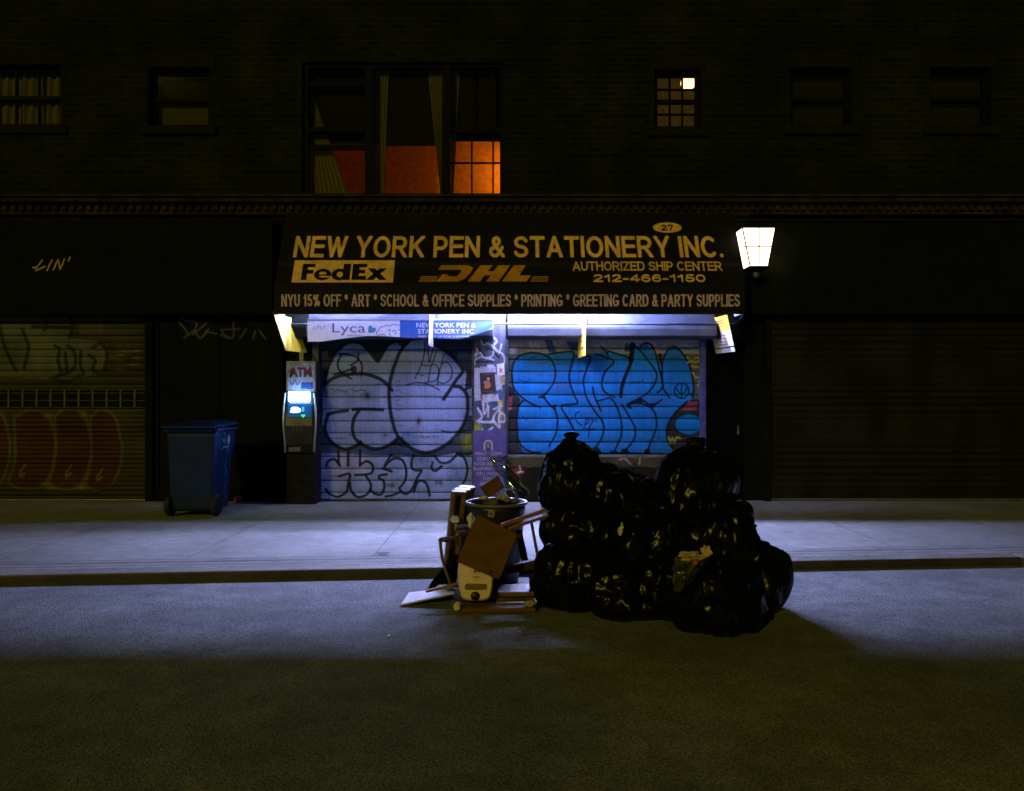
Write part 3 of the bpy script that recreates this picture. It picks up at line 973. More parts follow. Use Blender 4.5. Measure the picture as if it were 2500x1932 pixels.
big = T([(120, 450), (135, 340), (220, 268), (330, 247), (480, 270), (720, 237), (885, 288), (960, 258), (1090, 232), (1300, 305), (1318, 170), (1380, 190), (1440, 152), (1540, 260), (1590, 390), (1612, 300), (1665, 212), (1740, 197), (1822, 280), (1890, 430), (1912, 600), (1900, 700), (1780, 790), (1695, 900), (1652, 1000), (1662, 1110), (1712, 1220), (1690, 1250), (240, 1250), (180, 1110), (165, 950), (178, 790), (230, 722), (150, 640)])
cv.fill(big, BLU, 0.97, wear=0.10)
for i_ in range(46):
    x_, y_ = random.uniform(200, 1700), random.uniform(330, 1230)
    cv.blotch(*q((x_, y_)), random.uniform(10, 40), random.uniform(1.5, 3.5), (0.09, 0.07, 0.16) if random.random() < 0.6 else (0.02, 0.2, 0.55), 0.5)
for (x_, y_) in ((640, 440), (1300, 660), (1500, 1080)):
    cv.blotch(*q((x_, y_)), 16, 10, (0.06, 0.2, 0.5), 0.35)
W2 = 4.8
outl = ([(400, 787), (330, 760), (260, 720), (180, 650), (130, 560), (120, 430), (150, 330), (220, 270), (330, 247), (430, 272), (510, 330), (548, 420), (542, 520), (500, 600), (440, 670), (388, 690)],
        [(440, 690), (480, 750), (540, 810), (567, 900), (562, 1000), (540, 1080), (490, 1170)], [(230, 722), (182, 790), (167, 950), (182, 1110), (240, 1190), (320, 1232), (400, 1232)],
        [(480, 268), (600, 247), (728, 236), (715, 330), (690, 450), (700, 580), (732, 670), (772, 748), (700, 762), (612, 775), (640, 850), (690, 930), (735, 1015)],
        [(735, 282), (890, 291), (860, 400), (830, 520), (840, 640), (880, 740), (950, 840), (1010, 920), (1027, 1000), (1002, 1100), (950, 1175)],
        [(940, 262), (1040, 290), (1128, 340), (1050, 430), (1013, 530), (1020, 610), (1070, 660), (1132, 690)], [(920, 590), (935, 680), (995, 820)],
        [(950, 730), (1020, 715), (1092, 700), (1150, 780), (1187, 880), (1200, 1000), (1185, 1100), (1130, 1220)], [(1080, 234), (1200, 272), (1310, 322)],
        [(1300, 150), (1400, 250), (1490, 360), (1553, 450), (1530, 550), (1440, 660), (1370, 710)], [(1380, 190), (1430, 152), (1490, 170), (1540, 260), (1572, 380), (1602, 500), (1602, 590), (1550, 642)],
        [(1602, 590), (1680, 692)], [(1612, 590), (1606, 400), (1622, 300), (1670, 212), (1740, 192), (1820, 270), (1882, 400), (1912, 560), (1905, 690)],
        [(1400, 710), (1480, 760), (1550, 752), (1602, 708)], [(1280, 757), (1400, 755), (1500, 800), (1542, 880), (1542, 980), (1512, 1080), (1460, 1210)],
        [(1208, 765), (1270, 870), (1322, 970), (1334, 1060), (1292, 1150), (1220, 1225)], [(1850, 730), (1760, 810), (1690, 900), (1650, 1000), (1662, 1110), (1712, 1205)],
        [(190, 1246), (700, 1254), (1200, 1244), (1700, 1252)])
for l in outl:
    cv.stroke(T(l), W2, BLK, 1.4, 0.96)
cv.stroke(T([(1312, 170), (1292, 330)]), 12, BLK, 1.4, 0.96)
cv.stroke(T([(1300, 330), (1245, 480), (1205, 600), (1197, 685)]), 9, BLK, 1.4, 0.96)
for l in ([(1385, 685), (1250, 760), (1260, 800), (1310, 812), (1300, 760), (1440, 740)], [(510, 770), (555, 755), (555, 830)], [(1040, 240), (1080, 240), (1080, 300)], [(390, 685), (450, 640), (460, 720)],
          [(1560, 260), (1600, 250), (1605, 420)], [(1460, 755), (1560, 745), (1520, 800)], [(920, 1180), (960, 1165), (1010, 1240), (900, 1240)], [(1200, 1200), (1250, 1190), (1290, 1245), (1180, 1245)], [(1430, 1200), (1475, 1190), (1500, 1250), (1420, 1250)], [(1090, 1215), (1150, 1215), (1170, 1250), (1070, 1250)]):
    cv.fill(T(l), BLK, 0.95)
cv.ellipse(*q((1866, 955)), 35, 27, BLK); cv.ellipse(*q((1866, 955)), 32, 24.5, BLU)
for a_ in (0,):
    c0 = q((1798, 622))
    cv.stroke([(c0[0] + 17 * math.cos(t_ / 16 * 2 * math.pi), c0[1] + 18 * math.sin(t_ / 16 * 2 * math.pi)) for t_ in range(17)], 3.6, BLK, 1.2)
for l in ([(1800, 550), (1798, 700)], [(1742, 590), (1800, 655), (1858, 588)], [(1870, 650), (1905, 660)]):
    cv.stroke(T(l), 3.2, BLK, 1.2)
for l in ([(790, 832), (748, 858), (760, 930), (806, 962)], [(860, 890), (838, 980), (860, 905), (885, 920), (845, 960)], [(905, 905), (960, 918)], [(925, 912), (880, 990)], [(820, 995), (950, 1002)], [(885, 990), (878, 1075)]):
    cv.stroke(T(l), 3.0, BLK, 1.2, 0.9)
for (a_, b_, c_, d_, n_) in ((180, 522, 335, 556, 8), (310, 285, 385, 305, 3), (1710, 290, 1785, 310, 3), (1280, 525, 1440, 545, 7), (220, 870, 290, 915, 4), (1520, 1070, 1580, 1095, 3)):
    p0, p1 = q((a_, b_)), q((c_, d_))
    cv.scribble(p0[0], p0[1], p1[0], p1[1], n_, 1.9, (0.01, 0.02, 0.05), 0.85)
YL = (0.42, 0.40, 0.04)
for l in ([(1670, 1080), (1690, 1140), (1710, 1090), (1730, 1140), (1750, 1085), (1785, 1095)], [(1855, 300), (1890, 330), (1855, 350)], [(1910, 320), (1960, 300), (1965, 330), (1915, 345), (1910, 320)], [(1900, 385), (1970, 392)], [(1905, 440), (1930, 490), (1985, 480), (1990, 440)], [(1960, 530), (1990, 560), (1950, 570)], [(1900, 1100), (1930, 1115)]):
    cv.stroke(T(l), 4.2, YL, 1.6, 0.9)
cv.fill(T([(1870, 730), (1960, 730), (1940, 815), (1800, 815)]), (0.24, 0.05, 0.07), 0.9)
cv.fill(T([(80, 680), (130, 680), (120, 800), (85, 840)]), (0.33, 0.06, 0.10), 0.9)
cv.finish(0.12)
cv.build('curtain', M['painted'], sb)
hood(X(1240, 0.42), X(1751, 0.42), sb, M['box_metal'])
MB().box((X(1234, 0.09), -0.12, Z(1114, 0.09)), (X(1241, 0.09), 0.0, 2.056)).build('guide_rail', M['rail'], sb, bevel=0.006)
MB().box((X(1708, 0.09), -0.12, Z(1114, 0.09)), (X(1723, 0.09), 0.0, 2.056)).build('guide_rail', mat('blue_rail_paint', (0.05, 0.06, 0.22), 0.5, 0, 0.5, 14), sb, bevel=0.006)
MB().box((X(1236, 0.1), -0.115, Z(1118, 0.1)), (X(1722, 0.1), -0.02, Z(1111, 0.1))).build('bottom_bar', M['grey_metal'], sb, bevel=0.005)

# low wall under the blue shutter
lw = Canvas((1236, 1118, 1724, 1221), 0.14, (0.014, 0.012, 0.008), step=0.012)
lw.fill([(1236, 1118), (1724, 1118), (1724, 1140), (1236, 1140)], (0.07, 0.062, 0.03), 0.9)
lw.stroke([(1510, 1122), (1525, 1120), (1540, 1132)], 3.5, (0.4, 0.38, 0.32)); lw.stroke([(1562, 1120), (1560, 1134)], 3, (0.4, 0.38, 0.32))
lw.blotch(1262, 1150, 14, 16, (0.20, 0.02, 0.02), 1.0)
lw.stroke([(1268, 1138), (1270, 1152), (1264, 1154), (1276, 1153)], 3, (0.5, 0.5, 0.5))
lw.finish(0.3)
stall = tag(thing('stall_riser', 'low dark wall under the blue shutter, half hidden by rubbish bags', 'low wall'))
lw.build('face', M['dull_paint'], stall)
MB().box((X(1236, 0.14), -0.138, 0.0), (X(1724, 0.14), 0.028, Z(1119, 0.14))).build('core', M['black_wall'], stall)

# ------------------------------------------------------------------ sticker pillar
PO = 0.16
pil = thing('sticker_pillar', 'shop pillar thick with stickers, torn paper and white graffiti between the two shutters', 'pillar')
pc = Canvas((1158, 768, 1234, 1221), PO, (0.075, 0.078, 0.11), step=0.007)
q = Zm(350 / 1407, 420 / 1688, 1130, 780)
pc.blotch(1180, 980, 20, 60, (0.03, 0.05, 0.13), 0.8)
pc.blotch(1165, 1050, 12, 22, (0.30, 0.32, 0.03), 1.0)
pc.blotch(1222, 1010, 6, 25, (0.36, 0.34, 0.05), 0.8)
pc.blotch(1190, 880, 30, 20, (0.05, 0.06, 0.09), 0.7)
WG = (0.40, 0.41, 0.50)
for l in ([(110, 240), (140, 300), (110, 360), (170, 330), (230, 380), (290, 350), (300, 280), (250, 230), (200, 250), (180, 210)], [(290, 170), (330, 210), (300, 250), (240, 240)], [(110, 440), (120, 390), (200, 370), (300, 400)], [(350, 330), (400, 350), (410, 420), (380, 450)], [(300, 260), (350, 320), (380, 250)]):
    pc.stroke(T(l), 4.2, WG, 1.8, 0.9)
for l in ([(100, 250), (160, 290), (215, 360)], [(240, 290), (300, 300), (350, 380), (370, 340)], [(130, 415), (300, 415)]):
    pc.stroke(T(l), 3.6, BLK, 1.4, 0.9)
# pasted papers and sticker layers
for box_, col_ in (((90, 480, 180, 800), (0.36, 0.36, 0.44)), ((170, 470, 330, 530), (0.30, 0.30, 0.38)), ((320, 540, 385, 700), (0.34, 0.34, 0.40)), ((180, 730, 370, 810), (0.42, 0.40, 0.48)), ((340, 690, 372, 790), (0.03, 0.07, 0.24)), ((285, 800, 340, 842), (0.02, 0.08, 0.26)), ((340, 805, 385, 840), (0.42, 0.30, 0.04)), ((372, 560, 405, 640), (0.40, 0.28, 0.14)), ((170, 735, 200, 800), (0.28, 0.12, 0.14)), ((240, 440, 300, 475), (0.42, 0.42, 0.48)), ((300, 1160, 355, 1195), (0.36, 0.36, 0.44))):
    x0_, y0_, x1_, y1_ = box_
    j = lambda: random.uniform(-8, 8)
    pc.fill(T([(x0_ + j(), y0_ + j()), (x1_ + j(), y0_ + j()), (x1_ + j(), y1_ + j()), (x0_ + j(), y1_ + j())]), col_, 0.95)
for i_ in range(26):
    x_, y_ = random.uniform(95, 390), random.uniform(490, 860)
    p0 = q((x_, y_)); pc.scribble(p0[0], p0[1], p0[0] + random.uniform(4, 10), p0[1] + 4, 4, 1.2, random.choice([(0.05, 0.05, 0.1), (0.02, 0.05, 0.2), (0.3, 0.1, 0.1), (0.5, 0.5, 0.55)]), 0.7)
for l in ([(150, 870), (190, 960), (150, 1000), (280, 1010)], [(200, 830), (210, 930), (250, 850), (250, 950)], [(300, 880), (380, 850), (310, 930), (300, 1000), (360, 1060), (350, 1000)], [(350, 900), (410, 950), (400, 1010), (350, 990), (360, 930)], [(190, 830), (230, 800), (250, 900)], [(140, 990), (180, 1010), (300, 1000), (340, 1050)], [(190, 1110), (210, 1160), (200, 1210)], [(190, 1080), (215, 1120), (290, 1060)]):
    pc.stroke(T(l), 4.4, (0.48, 0.45, 0.56), 1.6, 0.92)
pc.finish(0.25)
pc.build('face', M['dull_paint'], pil)
MB().box((X(1158, PO), -PO + 0.003, 0.0), (X(1234, PO), 0.028, 2.34)).build('core', M['black_wall'], pil)

def sheet_surf(out):
    return lambda px, py: P(px, py, out)

# purple service poster
po_ = MB()
o_ = PO + 0.004
po_.add([P(1156, 1052, o_), P(1236, 1048, o_), P(1236, 1208, o_), P(1156, 1208, o_)], [(0, 3, 2, 1)], 0)
po_.add([P(1156, 1052, o_ - .003), P(1236, 1048, o_ - .003), P(1236, 1208, o_ - .003), P(1156, 1208, o_ - .003)], [(0, 1, 2, 3)], 0)
sf = sheet_surf(o_ + 0.002)
for i_, (s_, x0_, x1_) in enumerate((("PRINT - COPY", 1161, 1226), ("SCAN - FAX", 1166, 1222), ("BOOK BINDING", 1157, 1231), ("BUSINESS CARD", 1156, 1233), ("CELL PHONE", 1163, 1226), ("TOP UP", 1177, 1214), ("SIM CARD", 1172, 1220), ("OPEN", 1176, 1214))):
    y_ = 1104 + i_ * 12.2
    po_.text(s_, (x0_, y_, x1_, y_ + 8.0), sf, 1, 0.012)
po_.poly([(1180, 1100), (1180, 1084), (1184, 1076), (1192, 1074), (1200, 1076), (1204, 1084), (1204, 1100)], sf, 1)
sf2 = sheet_surf(o_ + 0.004)
po_.poly([(1186, 1100), (1186, 1082), (1192, 1078), (1198, 1082), (1198, 1100)], sf2, 2)
po_.poly([(1189, 1094), (1189, 1083), (1192, 1081), (1195, 1083), (1195, 1092), (1192, 1096)], sheet_surf(o_ + 0.006), 3)
tag(po_.build('poster', [mat('purple_paper', (0.085, 0.06, 0.24), 0.6), mat('pale_print', (0.36, 0.33, 0.52), 0.6), mat('dark_hair_print', (0.03, 0.02, 0.03)), mat('skin_print', (0.30, 0.17, 0.14))]),
    'purple service poster listing printing and copying at the foot of the pillar', 'poster')
# dark music flyer
fl = MB()
o_ = PO + 0.005
fl.add([P(1171, 911, o_), P(1208, 909, o_), P(1211, 957, o_), P(1174, 961, o_)], [(0, 3, 2, 1)], 0)
fl.add([P(1171, 911, o_ - .003), P(1208, 909, o_ - .003), P(1211, 957, o_ - .003), P(1174, 961, o_ - .003)], [(0, 1, 2, 3)], 0)
sf = sheet_surf(o_ + 0.002)
fl.poly([(1181, 948), (1184, 935), (1190, 928), (1196, 932), (1199, 944), (1192, 950)], sf, 1)
fl.poly([(1188, 926), (1191, 921), (1196, 924), (1194, 930)], sf, 2)
fl.poly([(1180, 931), (1186, 929), (1186, 936), (1181, 938)], sf, 3)
for yy in (914, 953, 956):
    fl.poly([(1179, yy), (1204, yy - 1), (1204, yy + 0.6), (1179, yy + 1.6)], sf, 4)
tag(fl.build('flyer', [mat('black_paper', (0.012, 0.010, 0.012), 0.5), mat('red_print', (0.36, 0.08, 0.03)), mat('peach_print', (0.5, 0.28, 0.2)), mat('blue_print', (0.15, 0.15, 0.4)), mat('faint_print', (0.09, 0.06, 0.06))]),
    'small black concert flyer with red figure pasted mid pillar', 'flyer')
stk = MB()
o_ = PO + 0.004
stk.add([P(1213, 889, o_), P(1231, 888, o_), P(1232, 916, o_), P(1214, 917, o_)], [(0, 3, 2, 1)], 0)
stk.add([P(1213, 889, o_ - .002), P(1231, 888, o_ - .002), P(1232, 916, o_ - .002), P(1214, 917, o_ - .002)], [(0, 1, 2, 3)], 0)
sf = sheet_surf(o_ + 0.002)
stk.poly([(1222, 897), (1224, 902), (1230, 899), (1226, 905), (1229, 912), (1223, 908), (1217, 911), (1220, 904), (1216, 899), (1221, 901)], sf, 1)
tag(stk.build('sticker', [mat('white_sticker', (0.5, 0.5, 0.55)), mat('orange_print', (0.5, 0.13, 0.04))]), 'white sticker with an orange star at the upper edge of the pillar', 'sticker')

# ------------------------------------------------------------------ storefront banner under the awning
bn = thing('shop_banner', 'white and blue curling shop banner with heart logo above the grey shutter', 'banner')
bx = np.array([751, 786, 848, 898, 947, 996, 1071, 1120, 1145, 1170, 1202])
bz = np.array([835, 834, 825.5, 820.5, 821.5, 825, 826.5, 828, 822, 814, 803])
def banner_pt(px, py):
    bot = float(np.interp(px, bx, bz))
    v = (py - 780) / (bot - 780)
    o = 0.436 + 0.020 * math.sin((px - 751) / 60.0) * max(v, 0) + 0.03 * max(0, v - 0.5) ** 2 * (1 + math.sin(px / 37.0))
    if px > 1090:
        o += (px - 1090) / 112.0 * 0.10 * max(v, 0) ** 2
    return o
bmesh_ = MB()
def bfn(u, v, off=0.0):
    px = 751 + (1202 - 751) * u
    bot = float(np.interp(px, bx, bz))
    py = 780 + (bot - 780) * v
    return P(px, py, banner_pt(px, py) + off)
NU, NV = 90, 8
bmesh_.grid(lambda u, v: bfn(u, v), NU, NV, 0)
for j_ in range(NV):
    for i_ in range(NU):
        if 751 + 451 * (i_ + 0.5) / NU > 978:
            bmesh_.m[j_ * NU + i_] = 1
bmesh_.grid(lambda u, v: bfn(u, v, -0.004), NU, NV, 0)
bs = lambda px, py: P(px, py, banner_pt(px, py) + 0.003)
q = Zm(540 / 2184, 140 / 566, 700, 740)
def B4(a_, b_, c_, d_):
    p0, p1 = q((a_, b_)), q((c_, d_))
    return (p0[0], p0[1], p1[0], p1[1])
bmesh_.text("Lyca", B4(450, 200, 778, 322), bs, 2, 0.0)
bmesh_.text("Mobile", B4(600, 314, 752, 330), bs, 2, 0.0)
bmesh_.poly(T([(805, 240), (815, 225), (832, 220), (845, 232), (848, 245), (862, 240), (880, 250), (882, 270), (868, 288), (840, 296), (805, 296)]), bs, 3)
bmesh_.text("NEW YORK PEN &", B4(1280, 196, 1868, 242), bs, 0, 0.012)
bmesh_.text("STATIONERY INC", B4(1295, 258, 1848, 303), bs, 0, 0.012)
bmesh_.text("FREE PICK UP FOR SHIPPING", B4(1300, 322, 1800, 341), bs, 0, 0.006)
for l in ([(895, 320), (885, 290), (910, 270), (920, 240), (960, 235), (980, 218), (1020, 225), (1060, 212), (1100, 220), (1120, 212)], [(905, 325), (930, 312), (965, 315), (975, 330)], [(1000, 270), (1020, 262), (1018, 290)], [(1040, 285), (1060, 270), (1080, 280), (1075, 305), (1060, 300)], [(1030, 330), (1010, 300)], [(1095, 270), (1120, 262)], [(1110, 310), (1122, 300)]):
    bmesh_.ribbon(T(l), 1.8, bs, 2)
for l in ([(250, 240), (270, 270)], [(275, 230), (285, 265), (310, 225), (312, 262)], [(325, 225), (345, 262), (330, 262)], [(350, 240), (370, 225), (365, 255), (385, 235)], [(395, 230), (415, 225)]):
    bmesh_.ribbon(T(l), 1.1, bs, 2)
bmesh_.build('sheet', [mat('banner_white', (0.38, 0.36, 0.39), 0.5, 0, 0.1, 20), mat('banner_blue', (0.003, 0.04, 0.20), 0.5, 0, 0.12, 9), mat('banner_ink', (0.035, 0.03, 0.11), 0.5), mat('banner_teal', (0.0, 0.12, 0.18), 0.5)], bn)
for (l, r) in ((752, 1201),):
    MB().bar(P(l, 781, 0.44), P(r, 781, 0.44), 0.012, 0.012).build('batten', M['grey_metal'], bn)

# added box left of the banner, blocks tube light from the left wall
hd = MB()
hd.prism([(X(676, 0.4), -o, z) for o, z in [(0.03, 2.44), (0.12, 2.42), (0.29, 2.365), (0.41, 2.195), (0.41, 2.06), (0.03, 2.06)]], (X(747, 0.42) - X(676, 0.4), 0, 0))
tag(hd.build('shade_header', M['black_wall'], bevel=0.006), 'added dark box shading the wall, above the cash machine beside the white banner', 'lintel')
hd2 = MB()
hd2.prism([(X(1752, 0.4), -o, z) for o, z in [(0.03, 2.44), (0.12, 2.42), (0.29, 2.365), (0.41, 2.195), (0.41, 2.06), (0.03, 2.06)]], (0.28, 0, 0))
tag(hd2.build('shade_header', M['black_wall'], bevel=0.006), 'dark lintel box above the doorway at the far end of the blue shutter', 'lintel')

# ------------------------------------------------------------------ awning
aw = thing('shop_awning', 'black shop awning with gold and white lettering over the two shutters', 'awning')
AT, AB = (0.20, 3.65), (0.75, Z(697, 0.75))          # slope from (out, z) to (out, z)
VB = Z(765, 0.75)
AX0, AX1 = X(669, 0.75), X(1818, 0.75)
def slope_out_z(py):
    """where the sight line of row py meets the slope"""
    (o0, z0), (o1, z1) = AT, AB
    k = (CY - py) / F
    # z = H + k*(D-o); o = o0 + (o1-o0)t ; z = z0 + (z1-z0)t
    t = (H + k * (D - o0) - z0) / ((z1 - z0) + k * (o1 - o0))
    return o0 + (o1 - o0) * t, z0 + (z1 - z0) * t
nrm = Vector((0, -(AT[1] - AB[1]), (AB[0] - AT[0]))).normalized()
def on_slope(row):
    """lettering surface: x is true width at the row's own depth"""
    o, z = slope_out_z(row)
    dd = D - o
    def s_(px, py):
        oo, zz = slope_out_z(py)
        return Vector(((px - CX) * dd / F, -oo, zz)) + nrm * LIFT[0]
    return s_
LIFT = [0.004]
av = MB()
def slab(a, b, x0, x1, nu=60, mat_=0, off=0.0, sag=0.006):
    (o0, z0), (o1, z1) = a, b
    def fn(u, v):
        x = x0 + (x1 - x0) * u
        bay = (u * 5) % 1.0
        dip = 0 if off < 0 else 0
        return (x, -(o0 + (o1 - o0) * v) + (-off * nrm.y if False else 0) + off, z0 + (z1 - z0) * v)
    return MB().grid(fn, nu, 8, mat_, False)
for a_, b_, m_, off in ((AT, AB, 1, 0.015), (AB, (0.75, VB), 1, 0.010)):
    g = slab(a_, b_, AX0, AX1, 20, m_, off)
    av.add(g.v, g.f, m_)
# rolled hem at the bottom of the valance
av.box((AX0, -0.752, VB - 0.012), (AX1, -0.738, VB + 0.003), 0)
for xx, s_ in ((AX0, 1), (AX1, -1)):
    for off, m_ in ((0.0, 0), (0.008 * s_, 1)):
        av.add([(xx + off, -AT[0], AT[1]), (xx + off, -AB[0], AB[1]), (xx + off, -0.75, VB), (xx + off, 0.028, VB), (xx + off, 0.028, AT[1])], [(0, 1, 2, 3, 4)], m_)
av.add([(AX0, -AT[0], AT[1]), (AX1, -AT[0], AT[1]), (AX1, 0.028, AT[1]), (AX0, 0.028, AT[1])], [(0, 1, 2, 3)], 0)
LIFT[0] = 0.0
sheets = []
for (pa_, pb2) in ((AT, AB), (AB, (0.75, VB))):
    ac = Canvas((0, 0, 60, 60), 0.0, (0.0105, 0.0095, 0.0105), step=0.5)
    nx_, nz_ = 1010, 150 if pa_ is AT else 58
    ac.nx, ac.nz = nx_, nz_
    uu, vv = np.meshgrid(np.linspace(0, 1, nx_), np.linspace(0, 1, nz_))
    ac.gx = AX0 + (AX1 - AX0) * uu
    ac.oo = pa_[0] + (pb2[0] - pa_[0]) * vv
    ac.gz = pa_[1] + (pb2[1] - pa_[1]) * vv
    ac.py = CY + (H - ac.gz) * F / (D - ac.oo)
    ac.wx = ac.wy = 0.0
    ac.c = np.empty((nz_, nx_, 3))
    ac.c[:] = (0.0105, 0.0095, 0.0105)
    ac.n1, ac.n2 = ac.vnoise(40, 9), ac.vnoise(150, 30)
    sheets.append(ac)
def row(ac, py):
    o = slope_out_z(py)[0] if ac is sheets[0] else 0.75
    ac.px = CX + ac.gx * F / (D - o)
s0, s1 = sheets
GOLD, DGOLD, WLET, NAVY = (0.95, 0.58, 0.20), (0.55, 0.27, 0.03), (0.60, 0.43, 0.36), (0.0105, 0.0095, 0.0105)
row(s0, 645)
s0.mix(np.clip(1 - np.abs(s0.py - 645) / 8, 0, 1) * 0.5, (0.036, 0.030, 0.058))
for px_ in (925, 1310, 1560):
    s0.mix(np.clip(1 - np.abs(s0.px - px_) / 1.2, 0, 1) * 0.4, (0.004, 0.004, 0.004))
row(s0, 603)
block_text(s0, "NEW YORK PEN & STATIONERY INC.", (719, 577, 1763, 629), 8.6, GOLD)
row(s0, 663)
s0.fill([(716, 636), (962, 636), (962, 690), (716, 690)], GOLD)
q = Zm(700 / 2184, 540 / 1685, 660, 500)
# parcel logo: heavy letters tight together
s0.fill(T([(240, 449), (338, 449), (338, 478), (285, 478), (285, 498), (330, 498), (330, 526), (285, 526), (285, 572), (240, 572)]), NAVY)
qe = q((402, 533)); r_ = np.hypot((s0.px - qe[0]) / 21, (s0.py - qe[1]) / 14.0)
s0.mix((r_ < 1).astype(float), NAVY)
s0.mix(((np.hypot((s0.px - qe[0]) / 9, (s0.py - qe[1] + 1) / 6.2) < 1) & (s0.py < qe[1] - 0.5)).astype(float), GOLD)
s0.fill(T([(378, 541), (470, 541), (466, 552), (410, 556), (380, 550)]), GOLD)
qe = q((533, 532))
s0.mix((np.hypot((s0.px - qe[0]) / 20, (s0.py - qe[1]) / 14.2) < 1).astype(float), NAVY)
s0.mix((np.hypot((s0.px - qe[0]) / 7.5, (s0.py - qe[1]) / 6.8) < 1).astype(float), GOLD)
s0.fill(T([(556, 449), (612, 449), (612, 572), (556, 572)]), NAVY)
s0.fill(T([(626, 449), (735, 449), (735, 478), (676, 478), (676, 497), (722, 497), (722, 524), (676, 524), (676, 543), (735, 543), (735, 572), (626, 572)]), NAVY)
s0.fill(T([(742, 486), (796, 486), (890, 572), (832, 572)]), NAVY)
s0.fill(T([(830, 486), (886, 486), (792, 572), (735, 572)]), NAVY)
row(s0, 668)
for l in ([(1300, 463), (1420, 463), (1396, 497), (1275, 497)], [(1418, 463), (1510, 463), (1542, 480), (1525, 520), (1480, 565), (1435, 585), (1270, 585), (1310, 530), (1360, 530), (1347, 548), (1420, 548), (1452, 512), (1455, 497), (1394, 497)],
          [(1600, 463), (1690, 463), (1655, 510), (1700, 510), (1735, 463), (1825, 463), (1740, 585), (1645, 585), (1680, 540), (1630, 540), (1600, 585), (1505, 585)],
          [(1855, 463), (1945, 463), (1895, 540), (1985, 540), (1950, 585), (1765, 585)]):
    s0.fill(T(l), DGOLD)
for yy in (546, 561, 576):
    k_ = (578 - yy) * 0.4
    s0.fill(T([(1135 + k_, yy), (1272 + k_ * 0.6, yy), (1266 + k_ * 0.6, yy + 9), (1132 + k_, yy + 9)]), DGOLD)
    s0.fill(T([(1985 + k_, yy), (2116, yy), (2114, yy + 9), (1979 + k_, yy + 9)]), DGOLD)
row(s0, 650)
block_text(s0, "AUTHORIZED SHIP CENTER", (1398, 639, 1762, 661), 3.3, GOLD)
row(s0, 680)
block_text(s0, "212-466-1150", (1449, 670, 1722, 689), 3.9, GOLD)
row(s0, 556)
s0.ellipse(1629, 556, 35, 12.5, GOLD)
block_text(s0, "27", (1614, 549, 1644, 563.5), 3.4, NAVY)
row(s1, 733)
block_text(s1, "NYU 15% OFF * ART * SCHOOL & OFFICE SUPPLIES * PRINTING * GREETING CARD & PARTY SUPPLIES", (687, 719, 1806, 748.5), 4.0, WLET)
av.build('lining', [M['navy'], M['lining']], aw)
for k_, ac in enumerate(sheets):
    ac.c *= (0.8 + 0.4 * ac.n1)[..., None] * (0.88 + 0.24 * ac.n2)[..., None]
    ac.out = 0.0
    ac.profile = (lambda a=ac: a.oo + 0.004 * a.n1)
    ac.build(('cover', 'valance')[k_], M['awning'], aw)
MB().tube([(AX0 + 0.02, -0.70, VB + 0.02), (AX1 - 0.02, -0.70, VB + 0.02)], 0.013).build('front_pipe', M['grey_metal'], aw)
MB().tube([(AX0 + 0.02, -0.40, 2.232), (AX1 - 0.02, -0.40, 2.236)], 0.010).build('cross_pipe', M['rail'], aw)
for px_ in (672, 1050, 1437, 1812):
    MB().tube([(X(px_, 0.6), -0.70, VB + 0.02), (X(px_, 0.6), -0.40, 2.245)], 0.008).build('arm', M['rail'], aw)

# the fluorescent tubes that light the pavement
M['weak_tube'] = mat('weak_lit_tube', (0.9, 0.9, 0.9), 0.5, emit=LAMP_COL, strength=LAMP * 0.15)
TZ = 2.57
for (x0_, x1_, m_, lb) in ((-2.62, -1.62, 'weak_tube', 'weak fluorescent tube under the awning behind the heart logo of the banner'), (-0.80, 0.15, 'tube', 'lit fluorescent tube under the awning above the sticker pillar'), (0.42, 1.35, 'tube', 'lit fluorescent tube under the awning above the blue shutter')):
    tb = thing('tube_light', lb, 'tube light', group='lit tubes under the awning')
    MB().tube([(x0_, -0.20, TZ), (x1_, -0.20, TZ)], 0.016, seg=6, cap=False).build('tube', M[m_], tb)
    MB().box((x0_ - 0.05, -0.225, TZ + 0.032), (x1_ + 0.05, -0.175, TZ + 0.07)).build('housing', M['white_plastic'], tb, bevel=0.004)
    for e in (x0_ - 0.02, x1_ + 0.005):
        MB().box((e, -0.222, TZ - 0.02), (e + 0.015, -0.178, TZ + 0.031)).build('socket', M['white_plastic'], tb)

